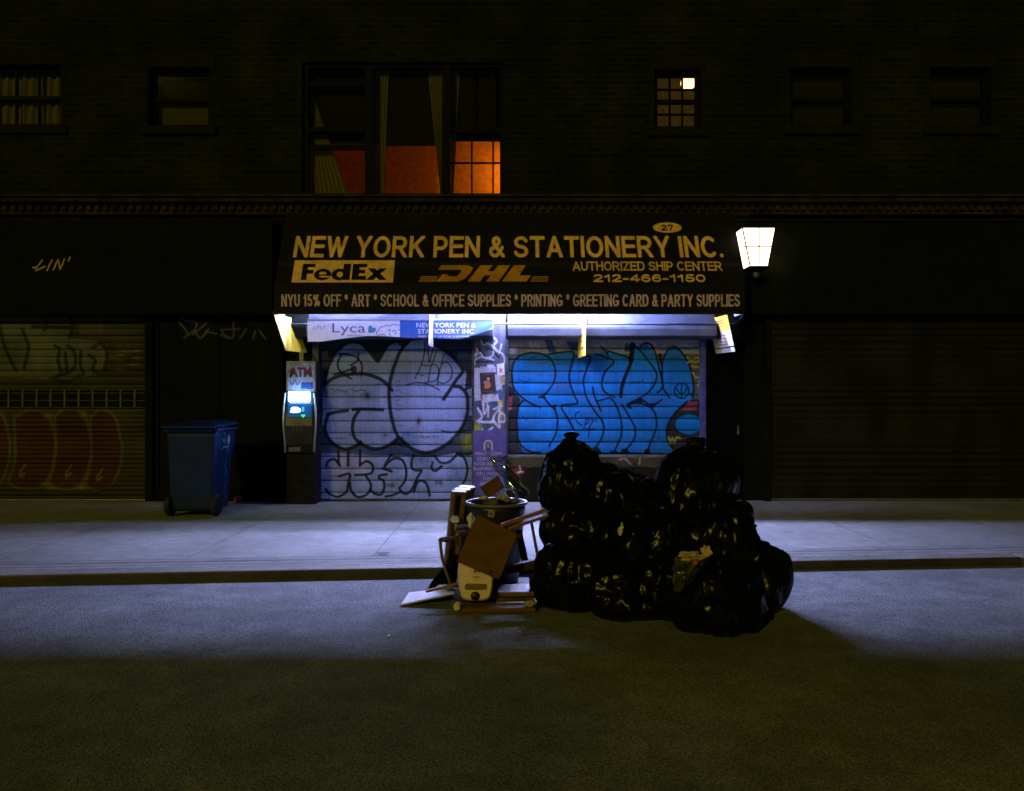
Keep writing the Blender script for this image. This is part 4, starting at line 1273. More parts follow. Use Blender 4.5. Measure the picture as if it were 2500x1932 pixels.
# hanging signs, at right angles to the wall, under the valance
M['yellow_sign'] = mat('yellow_sign', (0.95, 0.66, 0.035), 0.55, 0, 0.1)
M['white_sign'] = mat('white_sign', (0.6, 0.55, 0.52), 0.55, 0, 0.1)
M['sign_print'] = mat('sign_print', (0.28, 0.10, 0.06), 0.6)
def hang(px, tilt, wd, ht, o_in, lb, kind, yaw=0.0):
    x = X(px, 0.72)
    root = thing('hanging_sign', lb, 'sign', (x, -0.72, VB - 0.005), group='signs hung under the awning edge')
    Mx = Matrix.Translation((x, -0.72, VB - 0.005)) @ Matrix.Rotation(yaw, 4, 'Z') @ Matrix.Rotation(-tilt, 4, 'Y')
    s_ = MB()
    def bx(y0_, y1_, z0_, z1_, m_, t0=-0.004, t1=0.004):
        s_.box((t0, y0_, z0_), (t1, y1_, z1_), m_, Mx)
    if kind == 'yellow':
        bx(0, wd, -ht, -0.01, 0)
        for k_ in range(5):
            z_ = -0.12 * ht - k_ * ht * 0.16
            for sd_ in (-0.0052, 0.0042):
                bx(wd * 0.14, wd * (0.6 + 0.25 * ((k_ * 37) % 3) / 2), z_ - ht * 0.055, z_, 2, sd_, sd_ + 0.001)
    elif kind == 'plain':
        bx(0, wd, -ht, -0.01, 0)
    elif kind == 'white':
        bx(0, wd, -ht, -0.01, 1)
    else:
        bx(0, wd, -ht * 0.42, -0.01, 0)
        bx(0, wd, -ht * 0.85, -ht * 0.42, 1)
        bx(0, wd, -ht, -ht * 0.88, 1)
        for k_, (z_, m_) in enumerate(((0.13, 2), (0.20, 2), (0.27, 2), (0.52, 2), (0.60, 2), (0.68, 2), (0.76, 2))):
            for sd_ in (-0.0052, 0.0042):
                bx(wd * 0.25, wd * (0.75 - 0.1 * (k_ % 2)), -ht * (z_ + 0.035), -ht * z_, m_, sd_, sd_ + 0.001)
    s_.build('panel', [M['yellow_sign'], M['white_sign'], M['sign_print']], root)
    for y_ in (wd * 0.12, wd * 0.88):
        MB().tube([Mx @ Vector((0, y_, -0.015)), Mx @ Vector((0, y_, 0.05))], 0.004, seg=5).build('cord', M['grey_metal'], root)
    return root
hang(668, R(20), 0.52, 0.47, 0, 'blank yellow sign tilting at the left end of the awning', 'plain', R(-14))
hang(1049, R(-2), 0.40, 0.375, 0, 'narrow pinkish white sign hanging in front of the blue banner half', 'white', R(-2.5))
hang(1431, R(-1), 0.62, 0.50, 0, 'narrow yellow printed sign hanging in front of the blue shutter hood', 'yellow', R(3.5))
hang(1775, R(13), 0.60, 0.46, 0, 'yellow over white sign tilting at the right end of the awning', 'both', R(8))

# ------------------------------------------------------------------ cash machine
atm = thing('cash_machine', 'dark cash machine with glowing white light box and header board', 'cash machine', (X(731, 0.3), -0.3, 0))
b0 = MB()
b0.box((X(697, 0.4), -0.36, 0.0), (X(769, 0.4), -0.02, Z(1110, 0.4)))
b0.build('pedestal', mat('atm_pedestal', (0.012, 0.012, 0.014), 0.7, 0, 0.5, 8, spec=0.1), atm, bevel=0.01)
b1 = MB()
prof = [(0.02, Z(1107, .4)), (0.38, Z(1107, .4)), (0.44, Z(1085, .4)), (0.45, Z(1040, .4)), (0.42, Z(1010, .4)), (0.36, Z(983, .4)), (0.36, Z(957, .4)), (0.02, Z(957, .4))]
b1.prism([(X(697, .4), -o, z) for o, z in prof], (X(766, .4) - X(697, .4), 0, 0))
b1.build('body', mat('atm_body', (0.016, 0.019, 0.03), 0.4, 0.2, 0.3, 9), atm, bevel=0.012)
silver = mat('atm_trim', (0.42, 0.44, 0.5), 0.35, 0.4, 0.1)
for sgn, e in ((-1, 697), (1, 766)):
    pts = []
    for t_ in range(13):
        v = t_ / 12
        py = 960 + (1104 - 960) * v
        bow = 4.5 * math.sin(math.pi * min(1, v * 1.15)) 
        oo = np.interp(py, [957, 983, 1010, 1040, 1085, 1107], [0.37, 0.372, 0.43, 0.462, 0.452, 0.39])
        pts.append(P(e + sgn * bow + sgn * 1.0, py, float(oo)))
    MB().tube(pts, 0.012, seg=8).build('side_trim', silver, atm)
MB().box((X(705, .37), -0.392, Z(981, .37)), (X(757, .37), -0.362, Z(957, .37))).build('light_box', mat('atm_light', (0.8, 0.9, 1), emit=(0.30, 0.62, 1.0), strength=45), atm, bevel=0.01)
scr = MB()
def on_atm(off):
    return lambda px, py: P(px, py, float(np.interp(py, [957, 983, 1010, 1040, 1085, 1107], [0.36, 0.36, 0.42, 0.45, 0.44, 0.38])) + off)
sa = on_atm(0.012)
scr.add([sa(703, 986), sa(760, 986), sa(760, 1019), sa(703, 1019)], [(0, 3, 2, 1)], 0)
sa = on_atm(0.016)
scr.poly([(708, 1006), (708, 1003), (714, 1001), (709, 998), (714, 994), (726, 994), (734, 999), (733, 1006), (724, 1008), (712, 1008)], sa, 1)
scr.poly([(736, 994), (743, 993), (743, 1005), (737, 1006)], sa, 3)
scr.poly([(734, 1013), (746, 1013), (740, 1020)], sa, 2)
scr.build('screen', [mat('screen_blue', (0.01, 0.06, 0.16), 0.2, emit=(0.01, 0.14, 0.45), strength=0.35), mat('screen_white', (1, 1, 1), emit=(0.9, 0.95, 1), strength=2.2), mat('screen_green', (0, 1, 0.3), emit=(0.05, 0.9, 0.25), strength=1.2), mat('screen_cyan', (0, .3, .6), emit=(0.1, 0.4, 0.8), strength=0.6)], atm)
kp = MB()
sk = on_atm(0.010)
for r_ in range(4):
    for c_ in range(3):
        x_, y_ = 713 + c_ * 9, 1030 + r_ * 6
        kp.add([sk(x_, y_), sk(x_ + 7, y_), sk(x_ + 7, y_ + 4.2), sk(x_, y_ + 4.2)], [(0, 3, 2, 1)])
kp.build('keypad', mat('keypad_keys', (0.06, 0.06, 0.06), 0.5), atm)
sl_ = MB()
sl_.add([sk(709, 1062), sk(752, 1062), sk(748, 1082), sk(713, 1082)], [(0, 3, 2, 1)], 0)
sl_.build('cash_slot', M['rubber'], atm)
lb_ = MB()
lb_.add([sk(705, 1093), sk(734, 1091), sk(734, 1102), sk(705, 1103)], [(0, 3, 2, 1)], 0)
lb_.build('notice', mat('atm_notice', (0.22, 0.22, 0.24)), atm)
tp = MB()
to = 0.30
tp.box((X(699, to), -to, Z(957, to)), (X(770, to), -to + 0.05, Z(882, to)), 0)
st = sheet_surf(to + 0.003)
tp.add([st(702, 886), st(767, 886), st(767, 955), st(702, 955)], [(0, 3, 2, 1)], 1)
st = sheet_surf(to + 0.006)
tp.text("ATM", (707, 897, 760, 921), st, 2, 0.045)
tp.ribbon([(703, 912), (712, 900), (708, 922), (716, 906)], 2.5, st, 2)
tp.ribbon([(756, 892), (759, 904), (762, 920)], 2.2, st, 2)
for yy in (888, 892):
    tp.ribbon([(706, yy), (742, yy - 0.5)], 1.2, st, 4, False)
tp.poly([(735, 934), (764, 934), (764, 950), (735, 950)], st, 3)
tp.ribbon([(708, 930), (714, 940), (720, 928), (726, 940), (733, 930)], 2, st, 3)
tp.build('header_board', [M['grey_metal'], mat('header_face', (0.26, 0.25, 0.33), 0.5), mat('header_red', (0.08, 0.012, 0.02), 0.5), mat('header_blue', (0.012, 0.035, 0.17), 0.5), mat('header_ink', (0.10, 0.09, 0.16))], atm, bevel=0.0)
MB().box((X(728, to), -to + 0.051, Z(884, to)), (X(738, to), -to + 0.09, Z(850, to))).build('bracket', M['grey_metal'], atm)

# ------------------------------------------------------------------ neighbouring shop, left
ns = thing('fascia_sign', 'black fascia board of the neighbouring shop with gold handwritten letters', 'shop sign')
ng = MB()
ng.box((-22, -0.24, Z(768, 0.24)), (X(664, 0.24), 0.028, Z(540, 0.24)), 0)
sg = sheet_surf(0.244)
q = Zm(700 / 2184, 540 / 1685, 60, 560)
for l in ([(58, 292), (80, 292), (105, 276)], [(138, 232), (108, 272), (80, 318)], [(80, 318), (120, 300), (160, 282)], [(212, 230), (190, 272), (170, 318)], [(218, 312), (240, 262), (256, 226)], [(256, 226), (264, 270), (270, 312)], [(270, 312), (290, 262), (304, 222)], [(348, 210), (332, 246)]):
    ng.ribbon(T(l), 3.4, sg, 1)
ng.build('board', [M['black_wall'], mat('script_gold', (0.50, 0.32, 0.07), 0.6)], ns)

lsht = thing('neighbour_shutter', 'dim ribbed shutter of the left shop with rust red and grey bubble letters', 'roller shutter')
for (pa, pb, kind) in ((770, 950, 0), (1001, 1220, 1)):
    cv = Canvas((-560, pa, 358, pb), 0.0, (0.040, 0.038, 0.020), pitch=0.089 if kind == 0 else 0.058, depth=0.014, step=0.0085)
    if kind == 0:
        q = Zm(700 / 2184, 540 / 1685, 60, 560)
        LG = (0.115, 0.13, 0.12)
        cv.fill(T([(-800, 650), (330, 650), (350, 700), (345, 830), (560, 850), (615, 920), (625, 1010), (590, 1100), (480, 1120), (330, 1150), (-800, 1100)]), LG, 0.85)
        cv.fill(T([(400, 650), (600, 660), (600, 800), (420, 800)]), (0.085, 0.07, 0.055), 0.8)
        for l in ([(350, 650), (368, 740), (345, 830)], [(235, 890), (265, 920), (255, 1010), (280, 1100), (230, 1130)], [(330, 890), (385, 950), (375, 1060), (300, 1110)], [(310, 940), (320, 1080)], [(430, 930), (425, 1030), (450, 1100)], [(520, 900), (575, 870), (620, 930), (625, 1010), (590, 1090), (520, 1080)], [(490, 960), (540, 1000), (520, 1060)], [(200, 1140), (330, 1160), (420, 1120)], [(60, 740), (160, 740), (350, 750)], [(120, 650), (170, 700), (150, 770)], [(-200, 700), (-150, 900), (-60, 1080)], [(-20, 760), (30, 900), (0, 1060)]):
            cv.stroke(T(l), 9, (0.014, 0.014, 0.012), 3, 0.9)
        for (x_, y_) in ((680, 970), (740, 960), (860, 975), (830, 1030), (720, 1070), (780, 930), (860, 925)):
            cv.blotch(*q((x_, y_)), 14, 3, (0.22, 0.16, 0.07), 0.9)
        for (x_, y_) in ((680, 1030), (790, 1000), (880, 1090), (660, 890)):
            cv.blotch(*q((x_, y_)), 12, 9, (0.016, 0.015, 0.012), 0.9)
    else:
        q = Zm(700 / 2184, 540 / 1685, 60, 960)
        RD = (0.055, 0.016, 0.004)
        YO = (0.12, 0.088, 0.022)
        for (x0_, x1_, y0_, y1_) in ((-720, -420, 120, 730), (-420, -110, 120, 735), (-110, 235, 125, 730), (195, 508, 112, 735), (470, 742, 130, 745)):
            p = [(x0_ + 30, y0_ + 60), ((x0_ + x1_) / 2 - 20, y0_), (x1_ - 60, y0_ + 50), (x1_ - 8, (y0_ + y1_) / 2 - 90), (x1_, (y0_ + y1_) / 2), (x1_ - 30, y1_ - 140), (x1_ - 110, y1_ - 8), (x0_ + 60, y1_ - 5), (x0_ - 5, y1_ - 60), (x0_ + 25, y1_ - 160), (x0_ + 42, (y0_ + y1_) / 2)]
            cv.fill(T(p), RD, 0.9, curve=True)
            cv.stroke(T(p + [p[0]]), 6.5, YO, 3, 0.9)
        for (x_, y_) in ((330, 600), (570, 625), (-20, 600)):
            cv.stroke(T([(x_ + 25, y_ - 50), (x_ - 10, y_), (x_ - 8, y_ + 36), (x_ + 20, y_ + 10)]), 5, (0.15, 0.13, 0.07), 2, 0.9)
        for (x_, y_) in ((180, 170), (450, 165), (160, 690), (430, 720), (200, 720)):
            cv.blotch(*q((x_, y_)), 14, 8, (0.2, 0.16, 0.09), 0.9)
        for l in ([(250, 760), (450, 770), (600, 750), (700, 690)],):
            cv.stroke(T(l), 6, (0.016, 0.014, 0.012), 3, 0.8)
    cv.finish(0.35)
    cv.build('curtain', M['painted'], lsht)
gr = MB()
for py in (952, 960, 978, 995, 1000):
    gr.tube([P(-560, py, 0.0), P(358, py, 0.0)], 0.006, seg=6)
px_ = -560
row = 0
while px_ < 352:
    for (pa, pb) in ((952, 960), (960, 978), (978, 995)):
        gr.box((X(px_) - 0.012, -0.008, Z(pb)), (X(px_) + 0.012, 0.004, Z(pa)))
    px_ += 34.2
gr.build('vision_grille', mat('grille_metal', (0.055, 0.055, 0.042), 0.5, 0.2, 0.4), lsht)
MB().box((X(-560), 0.006, 0.012), (X(358), 0.02, Z(770))).build('backing', M['frame'], lsht)
MB().box((X(359), -0.07, 0.0), (X(378), 0.028, Z(769, 0.24))).build('guide_rail', M['black_wall'], lsht, bevel=0.006)
MB().box((X(-560), -0.03, 0.006), (X(358), 0.004, Z(1219))).build('bottom_bar', M['grey_metal'], lsht, bevel=0.004)

# dark panelled wall with a chalky tag between the two shops
dw = thing('dark_panel_wall', 'black panelled wall with a faint scrawled tag behind the wheeled bin', 'wall')
pc = Canvas((379, 770, 690, 1222), 0.05, (0.006, 0.007, 0.004), step=0.012)
q = Zm(700 / 2184, 540 / 1685, 60, 560)
WT_ = (0.11, 0.105, 0.095)
for l in ([(1170, 700), (1240, 790), (1210, 825), (1290, 770)], [(1200, 690), (1310, 720), (1280, 800), (1380, 720)], [(1300, 770), (1340, 830), (1400, 760), (1350, 820)], [(1380, 780), (1470, 800), (1560, 835)], [(1480, 690), (1500, 780), (1580, 830), (1600, 760)], [(1500, 770), (1640, 760)], [(1690, 760), (1640, 830)], [(1760, 770), (1745, 830)], [(1790, 765), (1835, 830)], [(1600, 690), (1590, 760)]):
    pc.stroke(T(l), 3.6, WT_, 2, 0.8)
pc.blotch(535, 1000, 3, 60, (0.03, 0.028, 0.016), 0.8)
pc.finish(0.4)
pc.build('face', M['dull_paint'], dw)
mm = MB()
for (a_, b_) in ((382, 388), (530, 536), (684, 690)):
    mm.box((X(a_, .06), -0.07, 0.16), (X(b_, .06), -0.052, Z(772, .06)))
mm.box((X(380, .06), -0.075, 0.0), (X(690, .06), -0.052, 0.158))
mm.build('trim', M['black_wall'], dw, bevel=0.004)

# ------------------------------------------------------------------ beyond the right end of the shop
dr = thing('side_door', 'dark steel side door beyond the blue shutter', 'door')
MB().box((X(1728), -0.02, 0.02), (X(1812), 0.028, Z(840))).build('leaf', mat('door_steel', (0.003, 0.003, 0.003), 0.8, 0.0, 0.4, 6, spec=0.04), dr, bevel=0.004)
MB().bar(P(1802, 1040, 0.06), P(1802, 1062, 0.06), 0.02, 0.02).build('handle', M['grey_metal'], dr)
nr = thing('blank_fascia', 'plain dark fascia board beyond the right end of the awning', 'shop sign')
MB().box((X(1835, 0.2), -0.2, Z(768, 0.2)), (22, 0.028, Z(545, 0.2))).build('board', M['black_wall'], nr)
rs = thing('dark_shutter', 'unlit plain roller shutter at the far right behind the rubbish pile', 'roller shutter')
cv = Canvas((1880, 770, 2620, 1219), 0.0, (0.016, 0.015, 0.009), pitch=0.089, depth=0.014, step=0.011)
cv.finish(0.4)
cv.build('curtain', M['painted'], rs)
MB().box((X(1866), -0.07, 0), (X(1879), 0.028, Z(770))).build('guide_rail', M['black_wall'], rs, bevel=0.006)
MB().box((X(1880), -0.03, 0.005), (X(2620), 0.005, Z(1217))).build('bottom_bar', M['grey_metal'], rs, bevel=0.004)
MB().box((X(1880), 0.006, 0.012), (X(2620), 0.02, Z(770))).build('backing', M['frame'], rs)

# glowing box lamp on the wall beyond the awning
wl = thing('wall_lantern', 'glowing white box lamp on the wall beyond the right end of the awning', 'lamp', (X(1848, 0.4), 0.0, Z(625, 0.4)))
wm = MB()
la, lb2 = [(1806, 562), (1885, 562), (1868, 652), (1824, 652)], 0.30
for o_ in (0.52, 0.24):
    wm.add([P(px, py, 0.4) + Vector((0, 0.4 - o_, 0)) for px, py in la], [(3, 2, 1, 0) if o_ > 0.4 else (0, 1, 2, 3)], 0)
for i_ in range(4):
    wm.add([wm.v[i_], wm.v[(i_ + 1) % 4], wm.v[4 + (i_ + 1) % 4], wm.v[4 + i_]], [(0, 1, 2, 3)], 0)
wm.build('shade', mat('lantern_glow', (0.9, 0.9, 0.85), emit=(1.0, 0.86, 0.58), strength=3.2), wl)
MB().box((X(1803, 0.4), -0.54, Z(561, 0.4)), (X(1888, 0.4), -0.22, Z(555, 0.4))).build('cap', M['frame'], wl, bevel=0.004)
MB().box((X(1822, 0.4), -0.53, Z(659, 0.4)), (X(1870, 0.4), -0.23, Z(653, 0.4))).build('base', M['frame'], wl, bevel=0.004)
for px0_, px1_ in ((1806, 1824), (1846, 1846), (1885, 1868)):
    MB().bar(P(px0_, 562, 0.4) + Vector((0, -0.123, 0)), P(px1_, 652, 0.4) + Vector((0, -0.123, 0)), 0.012, 0.012).build('glazing_bar', M['frame'], wl)
MB().bar(P(1808, 606, 0.4) + Vector((0, -0.123, 0)), P(1880, 606, 0.4) + Vector((0, -0.123, 0)), 0.012, 0.012).build('glazing_bar', M['frame'], wl)
MB().tube([(X(1846, 0.4), -0.24, Z(606, 0.4)), (X(1846, 0.4), 0.03, Z(606, 0.4))], 0.018).build('arm', M['frame'], wl)
MB().lathe([(0.001, -0.06), (0.04, -0.045), (0.06, 0.0), (0.04, 0.045), (0.001, 0.06)], Matrix.Translation((X(1846, 0.4), -0.38, Z(668, 0.4))), 20).build('finial', M['grey_metal'], wl)

# ------------------------------------------------------------------ wheeled bin, handle side to the street
BD = 9.29                                 # depth of its near face
bxl, bxr = X(407, D - BD), X(527, D - BD)
by0 = BD - D
bcx = (bxl + bxr) / 2
bin_ = thing('wheeled_bin', 'blue wheeled recycling bin with closed lid standing before the black wall', 'bin', (bcx, by0 + 0.3, 0))
bd = MB()
prof = [(0.0, 0.06), (-0.02, 0.93), (0.06, 0.97), (0.66, 0.97), (0.68, 0.80), (0.66, 0.72), (0.58, 0.64), (0.565, 0.60), (0.52, 0.05)]
def wid(z): return 0.235 + 0.045 * z
ring = []
for sx in (-1, 1):
    ring.append([(bcx + sx * wid(z), by0 + o, z) for o, z in prof])
nn = len(prof)
bd.add(ring[0] + ring[1], [tuple(range(nn)), tuple(range(2 * nn - 1, nn - 1, -1))] + [((i + 1) % nn, i, nn + i, nn + (i + 1) % nn) for i in range(nn)])
bd.build('body', M['cart'], bin_, bevel=0.03, seg=3, angle=20)
rim = MB()
rim.box((bcx - 0.30, by0 - 0.03, 0.945), (bcx + 0.30, by0 + 0.70, 0.985))
rim.build('rim', M['cart'], bin_, bevel=0.012)
lid = MB()
def lidf(u, v):
    sx, sy = (u - 0.5) * 2, (v - 0.5) * 2
    e = min(1.0, (1 - abs(sx)) * 7) * min(1.0, (1 - abs(sy)) * 7)
    step = 0.018 * max(0, min(1, (0.7 - abs(sx)) * 12)) * max(0, min(1, (0.75 - abs(sy)) * 12))
    return (bcx + sx * 0.315, by0 + 0.335 + sy * 0.375, 0.992 + 0.035 * e + step + 0.022 * v)
lid.grid(lidf, 36, 36, 0, True)
lid.grid(lambda u, v: (lidf(u, v)[0], lidf(u, v)[1], 0.987), 2, 2, 0)
for k_ in range(36):
    pass
lid.build('lid', M['cart'], bin_)
MB().tube([(bcx - 0.30, by0 - 0.075, 1.0), (bcx + 0.30, by0 - 0.075, 1.0)], 0.016).build('handle', M['cart'], bin_)
for sx in (-0.24, -0.08, 0.08, 0.24):
    MB().box((bcx + sx - 0.02, by0 - 0.08, 0.975), (bcx + sx + 0.02, by0 + 0.02, 1.0)).build('hinge', M['cart'], bin_, bevel=0.005)
for sx in (-1, 1):
    wc = Vector((bcx + sx * 0.255, by0 + 0.06, 0.125))
    Mw = Matrix.Translation(wc) @ Matrix.Rotation(R(90), 4, 'Y')
    wh = MB().lathe([(0.06, -0.03), (0.112, -0.032), (0.125, -0.02), (0.125, 0.02), (0.112, 0.032), (0.06, 0.03)], Mw, 32).build('wheel', M['rubber'], bin_)
    MB().lathe([(0.0, 0.024), (0.02, 0.026), (0.025, 0.018), (0.065, 0.014), (0.068, 0.026), (0.07, -0.026), (0.065, -0.014), (0.025, -0.018), (0.02, -0.026), (0.0, -0.024)], Mw, 24).build('hub', mat('wheel_hub', (0.05, 0.04, 0.03), 0.5), wh)
MB().tube([(bcx - 0.24, by0 + 0.06, 0.125), (bcx + 0.24, by0 + 0.06, 0.125)], 0.012).build('axle', M['grey_metal'], bin_)
# label and scrawl on the side towards the shop
sdx = lambda z: bcx + wid(z) + 0.003
dm = MB()
def side(o, z, off=0.0):
    return (sdx(z) + off, by0 + o, z)
dm.add([side(0.42, 0.90), side(0.47, 0.84), side(0.42, 0.78), side(0.37, 0.84)], [(0, 1, 2, 3), ], 0)
dm.add([side(0.42, 0.862, .002), side(0.44, 0.84, .002), side(0.42, 0.818, .002), side(0.40, 0.84, .002)], [(0, 1, 2, 3), ], 1)
dm.build('label', [M['paint_white'], mat('label_ink', (0.08, 0.09, 0.16))], bin_)
sc_ = MB()
def sroke(pts, w_):
    p = catmull(pts, 5)
    vs = []
    for i in range(len(p)):
        t_ = p[min(i + 1, len(p) - 1)] - p[max(i - 1, 0)]
        t_ = t_ / (np.hypot(*t_) + 1e-9)
        n_ = np.array((-t_[1], t_[0])) * w_ / 2
        vs += [side(*(p[i] + n_)), side(*(p[i] - n_))]
    sc_.add(vs, [(2 * i, 2 * i + 1, 2 * i + 3, 2 * i + 2) for i in range(len(p) - 1)])
for pts in ([(0.20, 0.86), (0.26, 0.83), (0.30, 0.88), (0.27, 0.93)], [(0.28, 0.84), (0.33, 0.79)], [(0.18, 0.74), (0.26, 0.76), (0.34, 0.755), (0.45, 0.765)], [(0.38, 0.75), (0.39, 0.69)], [(0.42, 0.75), (0.43, 0.70)], [(0.38, 0.60), (0.33, 0.55), (0.35, 0.50)], [(0.35, 0.50), (0.39, 0.46), (0.33, 0.43)], [(0.36, 0.38), (0.40, 0.34), (0.34, 0.31), (0.39, 0.27)], [(0.36, 0.24), (0.40, 0.2), (0.37, 0.16)]):
    sroke(pts, 0.017)
sc_.build('scrawl', mat('cart_scrawl', (0.16, 0.26, 0.42), 0.6), bin_)

# ------------------------------------------------------------------ crumpled things
def crumple(name, centre, size, col, lb, cat, seed=0, group=None, rough=0.7, sub=3):
    bm = bmesh.new()
    bmesh.ops.create_icosphere(bm, subdivisions=sub, radius=1)
    for v in bm.verts:
        p = v.co.copy()
        n_ = mnoise.noise(p * 1.7 + Vector((seed, 0, 0))) * 0.55 + abs(mnoise.noise(p * 4.1 + Vector((0, seed, 0)))) * 0.35
        v.co = Vector((p.x * size[0], p.y * size[1], p.z * size[2])) * (0.75 + n_)
    me = bpy.data.meshes.new(name)
    bm.to_mesh(me)
    bm.free()
    me.materials.append(col if not isinstance(col, tuple) else mat(name + '_surface', col, rough, 0, 0.3, 20))
    ob = bpy.data.objects.new(name, me)
    ob.location = centre
    COL.objects.link(ob)
    return tag(ob, lb, cat, group)
g0 = G(581, 1226)
crumple('crumpled_wrapper', (g0.x, g0.y, 0.03), (0.075, 0.05, 0.045), (0.42, 0.06, 0.09), 'crumpled red wrapper on the pavement beside the wheeled bin', 'litter', 3)
g0 = G(950, 1555, -KERB)
crumple('paper_scrap', (g0.x, g0.y, -KERB + 0.006), (0.012, 0.012, 0.008), (0.95, 0.95, 0.95), 'tiny white scrap alone on the lit road', 'litter', 5)
g0 = G(935, 1353)
sp_ = MB()
sp_.add([(g0.x + 0.055 * math.cos(t_) * (1 + 0.2 * math.sin(3 * t_)), g0.y + 0.09 * math.sin(t_) * (1 + 0.2 * math.cos(2 * t_)), 0.005) for t_ in np.linspace(0, 2 * math.pi, 20)[:-1]], [tuple(range(19))])
tag(sp_.build('flat_stain', mat('stain', (0.07, 0.07, 0.065), 0.9)), 'small dark stain on the bright pavement near the kerb', 'stain')

# ------------------------------------------------------------------ rubbish bags
def bag_mat():
    m = bpy.data.materials.new('black_bag_plastic')
    m.use_nodes = True
    t = m.node_tree
    b = t.nodes["Principled BSDF"]
    b.inputs["Base Color"].default_value = (0.003, 0.003, 0.003, 1)
    b.inputs["Roughness"].default_value = 0.27
    b.inputs["Specular IOR Level"].default_value = 0.20
    tc = t.nodes.new("ShaderNodeTexCoord")
    mp = t.nodes.new("ShaderNodeMapping")
    mp.inputs["Scale"].default_value = (1, 1, 0.32)
    t.links.new(tc.outputs["Object"], mp.inputs[0])
    hs = None
    for s_, dist, k_ in ((5.5, 0.9, 1.0), (15, 0.6, 0.35)):
        n1 = t.nodes.new("ShaderNodeTexNoise")
        n1.noise_type = 'RIDGED_MULTIFRACTAL' if k_ == 1.0 else 'FBM'
        n1.inputs["Scale"].default_value = s_
        n1.inputs["Detail"].default_value = 4
        n1.inputs["Distortion"].default_value = dist
        t.links.new(mp.outputs[0], n1.inputs["Vector"])
        ml = t.nodes.new("ShaderNodeMath")
        ml.operation = 'MULTIPLY_ADD'
        ml.inputs[1].default_value = k_
        t.links.new(n1.outputs["Fac"], ml.inputs[0])
        if hs is not None:
            t.links.new(hs, ml.inputs[2])
        else:
            ml.inputs[2].default_value = 0
        hs = ml.outputs[0]
    bp = t.nodes.new("ShaderNodeBump")
    bp.inputs["Strength"].default_value = 0.2
    bp.inputs["Distance"].default_value = 0.018
    t.links.new(hs, bp.inputs["Height"])
    t.links.new(bp.outputs[0], b.inputs["Normal"])
    return m
M['bag'] = bag_mat()

def bag(px, py, d, rx, rz, lb, seed, tie=True, ry=None, lean=0.0, m=None, floor=-KERB, group='black rubbish bags piled at the kerb', name='rubbish_bag', sub=6):
    c = Pd(px, py, d)
    ry = ry or rx * 0.95
    bm = bmesh.new()
    bmesh.ops.create_icosphere(bm, subdivisions=sub, radius=1)
    sv = Vector((seed * 3.17, seed * 1.31, seed * 2.7))
    zb = floor + 0.003 - c.z
    for v in bm.verts:
        p = v.co.copy().normalized()
        th = math.atan2(p.y, p.x)
        big_ = mnoise.noise(p * 1.2 + sv) * 0.20 + mnoise.noise(p * 2.4 + sv) * 0.09
        hr = math.hypot(p.x, p.y)
        fold = abs(mnoise.noise(Vector((p.x / (hr + .15) * 3.2, p.y / (hr + .15) * 3.2, p.z * 0.9)) + sv))
        wr = -fold * 0.17 * (0.55 + 0.45 * p.z) - abs(mnoise.noise(Vector((p.x * 3.4, p.y * 3.4, p.z * 2.4)) + sv)) * 0.09 - abs(mnoise.noise(Vector((p.x * 9, p.y * 9, p.z * 4)) + sv)) * 0.035
        r = 1.06 + big_ + wr
        q_ = p * r
        x, y, z = q_.x * rx, q_.y * ry, q_.z * rz
        if tie and p.z > 0.55:
            k_ = (p.z - 0.55) / 0.45
            pinch = 1 - 0.45 * k_ ** 3
            pleat = 1 + 0.13 * k_ * math.sin(th * 11 + seed + 2.5 * mnoise.noise(p * 3 + sv))
            x *= pinch * pleat
            y *= pinch * pleat
            z += rz * (0.05 * k_ ** 3 + 0.035 * k_ * math.sin(th * 11 + seed + 2.0))
        x += lean * max(0, z)
        if z < zb:
            over = zb - z
            z = zb
            x *= 1 + 0.12 * min(1, over / rz)
            y *= 1 + 0.12 * min(1, over / rz)
        v.co = (x, y, z)
    for f_ in bm.faces:
        f_.smooth = True
    me = bpy.data.meshes.new(name)
    bm.to_mesh(me)
    bm.free()
    me.materials.append(m or M['bag'])
    ob = bpy.data.objects.new(name, me)
    ob.location = c
    COL.objects.link(ob)
    tag(ob, lb, 'rubbish bag', group)
    if tie:
        topz = max(v.co.z for v in me.vertices)
        kx = lean * topz
        kt = MB()
        bm = bmesh.new()
        bmesh.ops.create_icosphere(bm, subdivisions=4, radius=1)
        vs = []
        for v in bm.verts:
            p = v.co.normalized()
            th = math.atan2(p.y, p.x)
            r = 1 + 0.28 * math.sin(th * 6 + seed) * (0.4 + 0.6 * abs(p.z)) + mnoise.noise(p * 2.6 + sv) * 0.35
            flare = 1 + 0.35 * max(0, p.z)
            vs.append(Vector((p.x * rx * 0.20 * r * flare + kx, p.y * rx * 0.20 * r * flare, topz - 0.01 + p.z * rx * 0.17)) + c)
        fs = [[v.index for v in f_.verts] for f_ in bm.faces]
        bm.free()
        kt.add(vs, fs, 0, True)
        kt.build('knot', M['bag'] if m is None else m, ob)
    return ob
bag(1395, 1180, 6.32, 0.235, 0.33, 'tall knotted black rubbish bag standing in front of the blue shutter', 1, floor=-KERB)
bag(1515, 1255, 6.30, 0.34, 0.36, 'slumped black rubbish bag between the two tall knotted bags', 2, tie=False)
bag(1690, 1212, 6.05, 0.31, 0.36, 'second tall black rubbish bag tied under the right end of the shutter', 3, lean=0.06)
bag(1592, 1345, 5.80, 0.33, 0.33, 'big round black rubbish bag in the middle of the pile', 4, tie=False)
bag(1418, 1412, 5.72, 0.33, 0.26, 'low black rubbish bag resting beside the broken furniture', 5, tie=False)
